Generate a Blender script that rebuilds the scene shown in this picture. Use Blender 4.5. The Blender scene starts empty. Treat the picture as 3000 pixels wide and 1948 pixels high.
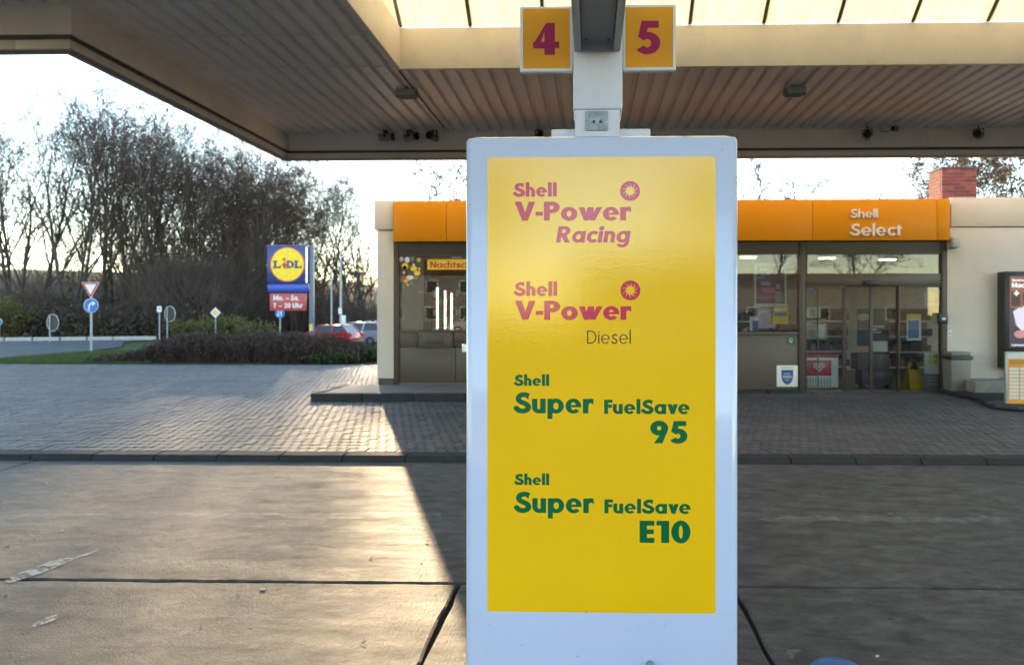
import bpy, bmesh, math, random
import numpy as np
from mathutils import Vector, geometry

# ------------------------------------------------------------------ camera, sky, sun, exposure
random.seed(7)
scene = bpy.context.scene
C = scene.collection
TH, F, PX, PY, H = 0.026, 2200.0, 1673.0, 916.0, 1.6
cam_data = bpy.data.cameras.new('camera')
cam = bpy.data.objects.new('camera', cam_data)
C.objects.link(cam)
cam.location = (0, 0, H)
cam.rotation_euler = (math.pi / 2, 0, TH)
cam_data.sensor_width = 36.0
cam_data.lens = 36.0 * F / 3000.0
cam_data.shift_x = (1500.0 - PX) / 3000.0
cam_data.shift_y = (PY - 974.0) / 3000.0
cam_data.clip_start = 0.05
cam_data.clip_end = 3000
cam_data.dof.use_dof = True
cam_data.dof.focus_distance = 3.0
cam_data.dof.aperture_fstop = 3.6
scene.camera = cam

SUN_EL = math.radians(11.8)
SUN_AZ = math.atan(0.326)          # left of +Y
world = bpy.data.worlds.new('World')
scene.world = world
world.use_nodes = True
wn = world.node_tree.nodes
wl = world.node_tree.links
wn.clear()
sky = wn.new('ShaderNodeTexSky')
sky.sky_type = 'NISHITA'
sky.sun_disc = False
sky.sun_elevation = SUN_EL
sky.sun_rotation = -SUN_AZ
sky.air_density = 1.0
sky.dust_density = 0.02
sky.ozone_density = 0.6
bg = wn.new('ShaderNodeBackground')
bg.inputs['Strength'].default_value = 0.13
wo = wn.new('ShaderNodeOutputWorld')
wl.new(sky.outputs[0], bg.inputs[0])
wl.new(bg.outputs[0], wo.inputs[0])

sun_data = bpy.data.lights.new('sun', 'SUN')
sun_data.energy = 2.5
sun_data.angle = math.radians(0.6)
sun_data.color = (1.0, 0.74, 0.45)
sun = bpy.data.objects.new('sun', sun_data)
C.objects.link(sun)
sdir = Vector((-math.sin(SUN_AZ) * math.cos(SUN_EL), math.cos(SUN_AZ) * math.cos(SUN_EL), math.sin(SUN_EL)))
sun.location = sdir * 60
sun.rotation_euler = (-sdir).to_track_quat('-Z', 'Y').to_euler()

vs = scene.view_settings
vs.view_transform = 'Standard'
vs.look = 'None'
vs.exposure = 2.55
vs.gamma = 1.0
vs.use_curve_mapping = False
scene.render.engine = 'CYCLES'
cy = scene.cycles
cy.use_denoising = True
cy.max_bounces = 8
cy.diffuse_bounces = 4
cy.glossy_bounces = 4
cy.transmission_bounces = 4
cy.transparent_max_bounces = 16
cy.sample_clamp_indirect = 6.0
cy.caustics_reflective = False
cy.caustics_refractive = False

# ------------------------------------------------------------------ pixel helpers (photo is 3000 x 1948)
SN, CS = math.sin(TH), math.cos(TH)
def ray(px, py):
    a = (px - PX) / F
    return (-SN + a * CS, CS + a * SN, (PY - py) / F)
def at(px, py, Y):
    d = ray(px, py); t = Y / d[1]
    return Vector((d[0] * t, Y, H + d[2] * t))
def ax(px, Y): return at(px, PY, Y).x
def az(py, Y, px=1730): return at(px, py, Y).z
def gnd(px, py, z=0.0):
    d = ray(px, py); t = (z - H) / d[2]
    return Vector((d[0] * t, d[1] * t, z))
DS = 3000 / 2379.0            # enlarged-view units to photo pixels

# ------------------------------------------------------------------ materials
MATS = {}
def _nodes(name):
    m = bpy.data.materials.new(name); m.use_nodes = True
    n = m.node_tree.nodes; l = m.node_tree.links
    b = n['Principled BSDF']
    return m, n, l, b
def ramp(n, l, src, stops):
    r = n.new('ShaderNodeValToRGB')
    el = r.color_ramp.elements
    while len(el) < len(stops): el.new(0.5)
    for e, (p, c) in zip(el, stops):
        e.position = p; e.color = (*c, 1) if len(c) == 3 else c
    l.new(src, r.inputs[0]); return r
def noise(n, l, vec, scale, detail=4, rough=0.55):
    t = n.new('ShaderNodeTexNoise'); t.inputs['Scale'].default_value = scale
    t.inputs['Detail'].default_value = detail; t.inputs['Roughness'].default_value = rough
    l.new(vec, t.inputs['Vector']); return t.outputs['Fac']
def mix(n, l, fac, a, b, kind='MIX'):
    m = n.new('ShaderNodeMix'); m.data_type = 'RGBA'; m.blend_type = kind
    if isinstance(fac, (int, float)): m.inputs[0].default_value = fac
    else: l.new(fac, m.inputs[0])
    for i, v in ((6, a), (7, b)):
        if isinstance(v, tuple): m.inputs[i].default_value = (*v, 1)
        else: l.new(v, m.inputs[i])
    return m.outputs[2]
def pos(n, l, scale=(1, 1, 1), rot=(0, 0, 0)):
    g = n.new('ShaderNodeNewGeometry')
    mp = n.new('ShaderNodeMapping'); mp.inputs['Scale'].default_value = scale; mp.inputs['Rotation'].default_value = rot
    l.new(g.outputs['Position'], mp.inputs['Vector']); return mp.outputs['Vector']
def bump(n, l, b, h, strength, dist=0.01):
    bp = n.new('ShaderNodeBump'); bp.inputs['Strength'].default_value = strength; bp.inputs['Distance'].default_value = dist
    l.new(h, bp.inputs['Height']); l.new(bp.outputs[0], b.inputs['Normal'])
def mat(name, col, rough=0.5, metal=0.0, var=0.12, vscale=6.0, bmp=0.0, bscale=60.0, spec=0.5, coat=0.0, dirt=None):
    """painted / moulded surface with mild uneven tone"""
    if name in MATS: return MATS[name]
    m, n, l, b = _nodes(name)
    v = pos(n, l)
    f = noise(n, l, v, vscale, 5, 0.6)
    dk = tuple(c * (1 - var) for c in col); lt = tuple(min(1, c * (1 + var)) for c in col)
    r = ramp(n, l, f, [(0.3, dk), (0.7, lt)])
    out = r.outputs[0]
    if dirt:
        f2 = noise(n, l, v, dirt[1], 8, 0.7)
        rr = ramp(n, l, f2, [(0.55, (0, 0, 0)), (0.75, (1, 1, 1))])
        mm = n.new('ShaderNodeMath'); mm.operation = 'MULTIPLY'; mm.inputs[1].default_value = dirt[2]
        l.new(rr.outputs[0], mm.inputs[0])
        out = mix(n, l, mm.outputs[0], out, dirt[0])
    l.new(out, b.inputs['Base Color'])
    rm = n.new('ShaderNodeMapRange'); rm.inputs[3].default_value = max(0.02, rough - 0.07); rm.inputs[4].default_value = min(1, rough + 0.07)
    l.new(f, rm.inputs[0]); l.new(rm.outputs[0], b.inputs['Roughness'])
    b.inputs['Metallic'].default_value = metal
    b.inputs['Specular IOR Level'].default_value = spec
    b.inputs['Coat Weight'].default_value = coat
    b.inputs['Coat Roughness'].default_value = 0.05
    if bmp:
        bump(n, l, b, noise(n, l, v, bscale, 3, 0.6), bmp)
    MATS[name] = m; return m
def emis(name, col, strength):
    if name in MATS: return MATS[name]
    m, n, l, b = _nodes(name)
    b.inputs['Base Color'].default_value = (*[c * 0.5 for c in col], 1)
    b.inputs['Emission Color'].default_value = (*col, 1)
    b.inputs['Emission Strength'].default_value = strength
    MATS[name] = m; return m
def mat_glass(name, tint=(0.9, 0.93, 0.93), add=0.06, rough=0.005):
    if name in MATS: return MATS[name]
    m, n, l, b = _nodes(name); n.remove(b)
    out = n['Material Output']
    tr = n.new('ShaderNodeBsdfTransparent'); tr.inputs[0].default_value = (*tint, 1)
    gl = n.new('ShaderNodeBsdfGlossy'); gl.inputs['Roughness'].default_value = rough
    fr = n.new('ShaderNodeFresnel'); fr.inputs[0].default_value = 1.5
    ad = n.new('ShaderNodeMath'); ad.operation = 'ADD'; ad.inputs[1].default_value = add; ad.use_clamp = True
    l.new(fr.outputs[0], ad.inputs[0])
    mx = n.new('ShaderNodeMixShader')
    l.new(ad.outputs[0], mx.inputs[0]); l.new(tr.outputs[0], mx.inputs[1]); l.new(gl.outputs[0], mx.inputs[2])
    l.new(mx.outputs[0], out.inputs[0])
    MATS[name] = m; return m

def mat_concrete():
    m, n, l, b = _nodes('forecourt concrete')
    v = pos(n, l)
    big = noise(n, l, v, 0.7, 6, 0.62)
    c = ramp(n, l, big, [(0.3, (0.060, 0.057, 0.054)), (0.5, (0.082, 0.078, 0.073)), (0.72, (0.112, 0.106, 0.098))]).outputs[0]
    st = noise(n, l, pos(n, l, (0.55, 2.2, 1), (0, 0, 0.75)), 2.6, 7, 0.7)      # tyre scuffs across the lane
    c = mix(n, l, ramp(n, l, st, [(0.46, (0, 0, 0)), (0.72, (0.55, 0.55, 0.55))]).outputs[0], c, (0.036, 0.0345, 0.033))
    st2 = noise(n, l, pos(n, l, (0.4, 6.0, 1), (0, 0, 0.5)), 3.2, 6, 0.7)
    c = mix(n, l, ramp(n, l, st2, [(0.52, (0, 0, 0)), (0.75, (0.4, 0.4, 0.4))]).outputs[0], c, (0.125, 0.119, 0.11))
    pat = noise(n, l, pos(n, l, (1, 1.7, 1), (0, 0, 0.3)), 4.5, 8, 0.72)
    c = mix(n, l, 0.8, c, ramp(n, l, pat, [(0.36, (0.22, 0.22, 0.22)), (0.64, (0.76, 0.76, 0.76))]).outputs[0], 'OVERLAY')
    fine = noise(n, l, v, 70, 5, 0.75)
    c = mix(n, l, 0.7, c, ramp(n, l, fine, [(0.3, (0.42, 0.42, 0.42)), (0.7, (0.62, 0.62, 0.62))]).outputs[0], 'OVERLAY')
    oil = noise(n, l, v, 1.7, 4, 0.5)
    c = mix(n, l, ramp(n, l, oil, [(0.64, (0, 0, 0)), (0.74, (0.6, 0.6, 0.6))]).outputs[0], c, (0.026, 0.025, 0.024))
    v2 = n.new('ShaderNodeTexVoronoi'); v2.inputs['Scale'].default_value = 2.1; l.new(v, v2.inputs['Vector'])
    c = mix(n, l, ramp(n, l, v2.outputs['Distance'], [(0.03, (0.7, 0.7, 0.7)), (0.075, (0, 0, 0))]).outputs[0], c, (0.22, 0.21, 0.195))
    vo = n.new('ShaderNodeTexVoronoi'); vo.inputs['Scale'].default_value = 3.2; l.new(v, vo.inputs['Vector'])
    c = mix(n, l, ramp(n, l, vo.outputs['Distance'], [(0.035, (0.8, 0.8, 0.8)), (0.06, (0, 0, 0))]).outputs[0], c, (0.028, 0.027, 0.026))
    l.new(c, b.inputs['Base Color'])
    rr = ramp(n, l, st, [(0.3, (0.72, 0.72, 0.72)), (0.7, (0.52, 0.52, 0.52))])
    l.new(rr.outputs[0], b.inputs['Roughness'])
    b.inputs['Specular IOR Level'].default_value = 0.20
    br = noise(n, l, pos(n, l, (1, 0.03, 1), (0, 0, 0.45)), 90, 2, 0.5)          # brush grooves
    s = n.new('ShaderNodeMath'); s.operation = 'MULTIPLY_ADD'; s.inputs[1].default_value = 0.3
    l.new(br, s.inputs[0]); l.new(fine, s.inputs[2])
    s2 = n.new('ShaderNodeMath'); s2.operation = 'ADD'; l.new(s.outputs[0], s2.inputs[0])
    med = noise(n, l, v, 9, 5, 0.65); l.new(med, s2.inputs[1])
    bump(n, l, b, s2.outputs[0], 0.75, 0.014)
    MATS['concrete'] = m; return m
def mat_paver():
    m, n, l, b = _nodes('paving block')
    v = pos(n, l)
    at_ = n.new('ShaderNodeAttribute'); at_.attribute_name = 'rnd'
    oi = n.new('ShaderNodeObjectInfo')
    s = n.new('ShaderNodeMath'); s.operation = 'ADD'; l.new(at_.outputs['Fac'], s.inputs[0])
    md = n.new('ShaderNodeMath'); md.operation = 'MULTIPLY'; md.inputs[1].default_value = 1.0
    l.new(oi.outputs['Random'], md.inputs[0]); l.new(md.outputs[0], s.inputs[1])
    fr = n.new('ShaderNodeMath'); fr.operation = 'FRACT'; l.new(s.outputs[0], fr.inputs[0])
    c = ramp(n, l, fr.outputs[0], [(0.0, (0.070, 0.067, 0.064)), (0.6, (0.094, 0.089, 0.084)), (1.0, (0.125, 0.116, 0.108))]).outputs[0]
    big = noise(n, l, v, 0.5, 5, 0.6)
    c = mix(n, l, ramp(n, l, big, [(0.42, (0, 0, 0)), (0.68, (0.6, 0.6, 0.6))]).outputs[0], c, (0.050, 0.048, 0.046))
    tr = noise(n, l, pos(n, l, (0.18, 1.2, 1), (0, 0, 0.12)), 1.1, 5, 0.6)       # wheel tracks
    c = mix(n, l, ramp(n, l, tr, [(0.5, (0, 0, 0)), (0.7, (0.5, 0.5, 0.5))]).outputs[0], c, (0.14, 0.135, 0.127))
    fine = noise(n, l, v, 120, 3, 0.7)
    c = mix(n, l, 0.5, c, ramp(n, l, fine, [(0.3, (0.4, 0.4, 0.4)), (0.7, (0.62, 0.62, 0.62))]).outputs[0], 'OVERLAY')
    l.new(c, b.inputs['Base Color']); b.inputs['Roughness'].default_value = 0.64; b.inputs['Specular IOR Level'].default_value = 0.38
    bump(n, l, b, fine, 0.4, 0.004)
    MATS['paver'] = m; return m
def mat_ground(name, cols, s1, s2, rough=0.9):
    if name in MATS: return MATS[name]
    m, n, l, b = _nodes(name)
    v = pos(n, l)
    c = ramp(n, l, noise(n, l, v, s1, 7, 0.65), [(0.3, cols[0]), (0.5, cols[1]), (0.72, cols[2])]).outputs[0]
    f = noise(n, l, v, s2, 5, 0.7)
    c = mix(n, l, 0.7, c, ramp(n, l, f, [(0.3, (0.35, 0.35, 0.35)), (0.7, (0.66, 0.66, 0.66))]).outputs[0], 'OVERLAY')
    l.new(c, b.inputs['Base Color']); b.inputs['Roughness'].default_value = rough; b.inputs['Specular IOR Level'].default_value = 0.15
    bump(n, l, b, f, 0.6, 0.03)
    MATS[name] = m; return m
def mat_translucent(name, col, streak=True, tw=0.5):
    m, n, l, b = _nodes(name)
    out = n['Material Output']
    v = pos(n, l, (26, 1.5, 1.5))
    f = noise(n, l, v, 1.2, 6, 0.7)
    c = ramp(n, l, f, [(0.3, tuple(x * 0.72 for x in col)), (0.55, col)]).outputs[0]
    l.new(c, b.inputs['Base Color']); b.inputs['Roughness'].default_value = 0.35
    t = n.new('ShaderNodeBsdfTranslucent'); l.new(c, t.inputs[0])
    mx = n.new('ShaderNodeMixShader'); mx.inputs[0].default_value = tw
    l.new(b.outputs[0], mx.inputs[1]); l.new(t.outputs[0], mx.inputs[2]); l.new(mx.outputs[0], out.inputs[0])
    MATS[name] = m; return m
def mat_leaf(name, a, bcol, tw=0.35):
    if name in MATS: return MATS[name]
    m, n, l, b = _nodes(name)
    out = n['Material Output']
    c = ramp(n, l, noise(n, l, pos(n, l), 3.0, 4, 0.7), [(0.35, a), (0.65, bcol)]).outputs[0]
    l.new(c, b.inputs['Base Color']); b.inputs['Roughness'].default_value = 0.6
    t = n.new('ShaderNodeBsdfTranslucent'); l.new(c, t.inputs[0])
    mx = n.new('ShaderNodeMixShader'); mx.inputs[0].default_value = tw
    l.new(b.outputs[0], mx.inputs[1]); l.new(t.outputs[0], mx.inputs[2]); l.new(mx.outputs[0], out.inputs[0])
    MATS[name] = m; return m
def mat_vinyl(name, col, peel=0.25, rough=0.06, spec=0.6):
    """glossy printed film with orange peel"""
    if name in MATS: return MATS[name]
    m, n, l, b = _nodes(name)
    v = pos(n, l)
    f = noise(n, l, v, 2.2, 5, 0.6)
    c = ramp(n, l, f, [(0.3, tuple(x * 0.95 for x in col)), (0.7, col)]).outputs[0]
    sc_ = noise(n, l, pos(n, l, (3, 1, 9), (0, 0.5, 0)), 4.0, 8, 0.75)
    c = mix(n, l, ramp(n, l, sc_, [(0.70, (0, 0, 0)), (0.78, (0.35, 0.35, 0.35))]).outputs[0], c, tuple(x * 0.6 for x in col))
    l.new(c, b.inputs['Base Color'])
    b.inputs['Roughness'].default_value = rough
    b.inputs['Specular IOR Level'].default_value = spec
    bump(n, l, b, noise(n, l, v, 140, 2, 0.5), peel, 0.0012)
    MATS[name] = m; return m

mat_concrete(); mat_paver()
YEL = mat_vinyl('yellow film', (0.97, 0.535, 0.002))
YEL2 = mat_vinyl('number board orange', (0.85, 0.34, 0.012), 0.1, 0.4, 0.15)
MAG = mat_vinyl('magenta film', (0.62, 0.030, 0.10), 0.2, 0.08, 0.4)
MAG2 = mat_vinyl('number magenta', (0.40, 0.012, 0.08), 0.1, 0.4, 0.15)
GRN = mat_vinyl('green film', (0.0, 0.13, 0.045), 0.2, 0.12)
BLK = mat('black print', (0.012, 0.012, 0.014), 0.25)
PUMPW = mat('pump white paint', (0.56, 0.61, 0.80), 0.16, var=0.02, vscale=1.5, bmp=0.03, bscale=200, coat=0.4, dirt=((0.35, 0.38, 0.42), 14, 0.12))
COLW = mat('column white paint', (0.68, 0.67, 0.74), 0.42, var=0.05, vscale=3, bmp=0.05, bscale=90, dirt=((0.3, 0.29, 0.27), 9, 0.25))
GREYM = mat('arm grey paint', (0.16, 0.165, 0.175), 0.45, var=0.08)
GREYL = mat('arm light grey', (0.38, 0.40, 0.42), 0.42, var=0.08)
ZINC = mat('galvanised zinc', (0.30, 0.33, 0.36), 0.5, 0.35, var=0.4, vscale=40)
CREAM = mat('canopy cream paint', (0.92, 0.83, 0.73), 0.5, var=0.06, vscale=1.3, dirt=((0.50, 0.43, 0.35), 2.3, 0.25))
SOFF = mat('canopy sheet paint', (0.93, 0.85, 0.79), 0.38, var=0.08, vscale=1.2, dirt=((0.66, 0.60, 0.56), 1.7, 0.3))
WALLW = mat('white render', (0.60, 0.56, 0.515), 0.8, var=0.05, vscale=1.4, bmp=0.25, bscale=140, dirt=((0.36, 0.34, 0.31), 1.6, 0.35))
PLINTH = mat('dark plinth', (0.045, 0.055, 0.065), 0.6)
ORANGE = mat('orange fascia panel', (0.62, 0.235, 0.001), 0.4, var=0.03, vscale=0.8, spec=0.2, dirt=((0.5, 0.25, 0.01), 2.0, 0.25))
BROWN = mat('brown aluminium', (0.062, 0.047, 0.038), 0.42, var=0.06)
BROWN2 = mat('brown panel', (0.076, 0.060, 0.050), 0.45, var=0.07, vscale=2)
BROWND = mat('brown shutter', (0.050, 0.040, 0.033), 0.5, var=0.08)
GLASS = mat_glass('window glass', add=0.0)
BLKP = mat('black plastic', (0.015, 0.015, 0.017), 0.4)
RUB = mat('dark joint filler', (0.02, 0.02, 0.02), 0.9)  # plain dark bed under the slab and kerb joints
LETW = mat('pale letters', (0.80, 0.74, 0.70), 0.5)
WHT = mat('white plastic', (0.72, 0.73, 0.74), 0.4, var=0.04)
PAPER = mat('paper white', (0.66, 0.66, 0.64), 0.7, var=0.03)
KERB = mat('kerb concrete', (0.08, 0.08, 0.08), 0.75, var=0.2, vscale=8, bmp=0.3, bscale=80)
POLE = mat('sign pole zinc', (0.33, 0.36, 0.40), 0.45, 0.3, var=0.1)
SBLUE = mat('sign blue', (0.01, 0.12, 0.52), 0.35, var=0.03)
SRED = mat('sign red', (0.50, 0.02, 0.025), 0.35, var=0.03)
SWHT = mat('sign white', (0.74, 0.75, 0.77), 0.4, var=0.03)
SYEL = mat('sign yellow', (0.85, 0.50, 0.01), 0.4, var=0.03)
BARK = mat('bark', (0.060, 0.050, 0.042), 0.9, var=0.35, vscale=2.0, bmp=0.5, bscale=14)
TWIG = mat('twig bark', (0.078, 0.054, 0.043), 0.9, var=0.3, vscale=1.0)

# ------------------------------------------------------------------ object helpers
ORG = {}
def prop(o, label=None, cat=None, group=None, kind=None):
    if label: o['label'] = label
    if cat: o['category'] = cat
    if group: o['group'] = group
    if kind: o['kind'] = kind
    return o
def thing(name, label, cat, loc, group=None, rz=0.0):
    o = bpy.data.objects.new(name, None); C.objects.link(o)
    o.location = loc; o.rotation_euler = (0, 0, rz)
    o.empty_display_size = 0.1
    ORG[o] = Vector(loc)
    return prop(o, label, cat, group)
class MB:
    def __init__(s): s.v = []; s.f = []
    def add(s, v, f):
        k = len(s.v); s.v += [tuple(p) for p in v]; s.f += [tuple(i + k for i in q) for q in f]; return s
    def box(s, x0, x1, y0, y1, z0, z1):
        if x0 > x1: x0, x1 = x1, x0
        if y0 > y1: y0, y1 = y1, y0
        if z0 > z1: z0, z1 = z1, z0
        return s.add([(x0,y0,z0),(x1,y0,z0),(x1,y1,z0),(x0,y1,z0),(x0,y0,z1),(x1,y0,z1),(x1,y1,z1),(x0,y1,z1)],
                     [(0,3,2,1),(4,5,6,7),(0,1,5,4),(1,2,6,5),(2,3,7,6),(3,0,4,7)])
    def tube(s, p0, p1, r0, r1=None, n=12, cap=True):
        p0 = Vector(p0); p1 = Vector(p1); r1 = r0 if r1 is None else r1
        d = (p1 - p0).normalized(); u = d.orthogonal().normalized(); w = d.cross(u)
        vs_ = []
        for p, r in ((p0, r0), (p1, r1)):
            for k in range(n):
                a = 2 * math.pi * k / n; vs_.append(p + u * (r * math.cos(a)) + w * (r * math.sin(a)))
        fs = [(k, (k + 1) % n, n + (k + 1) % n, n + k) for k in range(n)]
        if cap: fs += [tuple(range(n))[::-1], tuple(range(n, 2 * n))]
        return s.add(vs_, fs)
    def lathe(s, prof, c=(0, 0, 0), n=24):
        vs_ = []; m_ = len(prof)
        for k in range(n):
            a = 2 * math.pi * k / n
            for r, z in prof: vs_.append((c[0] + r * math.cos(a), c[1] + r * math.sin(a), c[2] + z))
        fs = [(k*m_+i, ((k+1)%n)*m_+i, ((k+1)%n)*m_+i+1, k*m_+i+1) for k in range(n) for i in range(m_-1)]
        return s.add(vs_, fs)
    def prism(s, pts, y0, y1):            # outline in x,z (ccw seen from -y)
        n = len(pts)
        vs_ = [(x, y0, z) for x, z in pts] + [(x, y1, z) for x, z in pts]
        fs = [tuple(range(n)), tuple(range(n, 2*n))[::-1]] + [(i, n+i, n+(i+1)%n, (i+1)%n) for i in range(n)]
        return s.add(vs_, fs)
    def slab(s, pts, z0, z1):             # outline in x,y
        n = len(pts)
        vs_ = [(x, y, z0) for x, y in pts] + [(x, y, z1) for x, y in pts]
        fs = [tuple(range(n))[::-1], tuple(range(n, 2*n))] + [(i, (i+1)%n, n+(i+1)%n, n+i) for i in range(n)]
        return s.add(vs_, fs)
    def mesh(s, name, org=None, bevel=0.0, seg=2, smooth=False):
        me = bpy.data.meshes.new(name)
        v = s.v if org is None else [(p[0]-org[0], p[1]-org[1], p[2]-org[2]) for p in s.v]
        me.from_pydata(v, [], s.f); me.update()
        if bevel:
            bm = bmesh.new(); bm.from_mesh(me)
            bmesh.ops.bevel(bm, geom=[e for e in bm.edges if e.calc_face_angle(0) > 0.5], offset=bevel, segments=seg, affect='EDGES', profile=0.5, clamp_overlap=True)
            bm.to_mesh(me); bm.free()
        if smooth:
            me.polygons.foreach_set('use_smooth', [True] * len(me.polygons))
            try: me.set_sharp_from_angle(angle=0.6)
            except Exception: pass
        return me
    def build(s, name, m, parent=None, bevel=0.0, seg=2, smooth=False, rot=None):
        org = ORG.get(parent)
        me = s.mesh(name, org, bevel, seg, smooth or bevel > 0)
        me.materials.append(m)
        o = bpy.data.objects.new(name, me); C.objects.link(o)
        if parent is not None:
            o.parent = parent; ORG[o] = org
        else: ORG[o] = Vector((0, 0, 0))
        return o
def box(name, x0, x1, y0, y1, z0, z1, m, parent=None, bevel=0.0, seg=2):
    return MB().box(x0, x1, y0, y1, z0, z1).build(name, m, parent, bevel, seg)
def mesh_obj(name, me, parent=None, loc=(0, 0, 0)):
    o = bpy.data.objects.new(name, me); C.objects.link(o)
    o.location = loc
    if parent is not None: o.parent = parent; ORG[o] = ORG.get(parent)
    return o
def copy_tree(o, parent=None, loc=None, rz=None, sc=None):
    c = o.copy(); C.objects.link(c); c.parent = parent
    if loc is not None: c.location = loc
    if rz is not None: c.rotation_euler = (0, 0, rz)
    if sc is not None: c.scale = sc
    for ch in list(o.children): copy_tree(ch, c)
    return c

# ------------------------------------------------------------------ outline shapes from distance fields (letters, emblems)
def rect(x0, x1, y0, y1): return lambda X, Y: np.maximum(np.maximum(x0 - X, X - x1), np.maximum(y0 - Y, Y - y1))
def conv(*p):
    a = sum(p[i][0]*p[(i+1)%len(p)][1] - p[(i+1)%len(p)][0]*p[i][1] for i in range(len(p)))
    if a < 0: p = p[::-1]
    def f(X, Y):
        d = None
        for i in range(len(p)):
            (ax_, ay_), (bx_, by_) = p[i], p[(i+1) % len(p)]
            L = math.hypot(bx_-ax_, by_-ay_)
            e = ((by_-ay_)*(X-ax_) - (bx_-ax_)*(Y-ay_)) / L
            d = e if d is None else np.maximum(d, e)
        return d
    return f
def ell(cx, cy_, a, b): return lambda X, Y: (np.hypot((X-cx)/a, (Y-cy_)/b) - 1) * min(a, b)
def ring(cx, cy_, a, b, w, wy=None): return cut(ell(cx, cy_, a, b), ell(cx, cy_, a - w, b - (wy or w)))
def path(pts, w):
    def f(X, Y):
        d = None
        for (ax_, ay_), (bx_, by_) in zip(pts, pts[1:]):
            L2 = (bx_-ax_)**2 + (by_-ay_)**2
            t = np.clip(((X-ax_)*(bx_-ax_) + (Y-ay_)*(by_-ay_)) / L2, 0, 1)
            e = np.hypot(X-ax_-t*(bx_-ax_), Y-ay_-t*(by_-ay_))
            d = e if d is None else np.minimum(d, e)
        return d - w / 2
    return f
def U(*fs): return lambda X, Y: np.minimum.reduce([f(X, Y) for f in fs])
def I(*fs): return lambda X, Y: np.maximum.reduce([f(X, Y) for f in fs])
def cut(f, *gs): return lambda X, Y: np.maximum.reduce([f(X, Y)] + [-g(X, Y) for g in gs])
def spline(p, n=6):
    q = [p[0]] + list(p) + [p[-1]]; out = []
    for i in range(1, len(q) - 2):
        for k in range(n):
            t = k / n; a, b, c, d = q[i-1], q[i], q[i+1], q[i+2]
            out.append(tuple(0.5*((2*b[j]) + (c[j]-a[j])*t + (2*a[j]-5*b[j]+4*c[j]-d[j])*t*t + (3*b[j]-a[j]-3*c[j]+d[j])*t**3) for j in (0, 1)))
    out.append(tuple(p[-1])); return out
def trace(f, x0, x1, y0, y1, h):
    xs = np.arange(x0 - 2*h, x1 + 2.5*h, h); ys = np.arange(y0 - 2*h, y1 + 2.5*h, h)
    X, Y = np.meshgrid(xs, ys); D = f(X, Y); D = np.where(np.abs(D) < 1e-9, 1e-9, D)
    ins = D < 0
    code = ins[:-1, :-1]*1 + ins[:-1, 1:]*2 + ins[1:, 1:]*4 + ins[1:, :-1]*8
    TAB = {1:[(3,0)],2:[(0,1)],3:[(3,1)],4:[(1,2)],5:[(3,2),(1,0)],6:[(0,2)],7:[(3,2)],8:[(2,3)],9:[(2,0)],10:[(0,3),(2,1)],11:[(2,1)],12:[(1,3)],13:[(1,0)],14:[(0,3)]}
    nxt = {}; P = {}
    def ep(j, i, e):
        if e == 0: k = ('h', j, i); a, b = (j, i), (j, i+1)
        elif e == 1: k = ('v', j, i+1); a, b = (j, i+1), (j+1, i+1)
        elif e == 2: k = ('h', j+1, i); a, b = (j+1, i), (j+1, i+1)
        else: k = ('v', j, i); a, b = (j, i), (j+1, i)
        if k not in P:
            t = D[a] / (D[a] - D[b])
            P[k] = (xs[a[1]] + t*(xs[b[1]]-xs[a[1]]), ys[a[0]] + t*(ys[b[0]]-ys[a[0]]))
        return k
    for j, i in zip(*np.nonzero((code > 0) & (code < 15))):
        for e0, e1 in TAB[int(code[j, i])]: nxt[ep(j, i, e0)] = ep(j, i, e1)
    loops = []
    while nxt:
        k0 = next(iter(nxt)); k = k0; lp = []
        while k in nxt:
            lp.append(P[k]); k = nxt.pop(k)
        if len(lp) < 3: continue
        ch = True                                           # drop collinear points
        while ch and len(lp) > 4:
            ch = False; out = []; n = len(lp); skip = False
            for q in range(n):
                a, b, c = lp[q-1], lp[q], lp[(q+1) % n]
                ar = abs((b[0]-a[0])*(c[1]-a[1]) - (b[1]-a[1])*(c[0]-a[0]))
                if not skip and ar < h*h*0.06: skip = True; ch = True
                else: out.append(b); skip = False
            lp = out
        if len(lp) > 2: loops.append(lp)
    return loops
GL = {}
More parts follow.
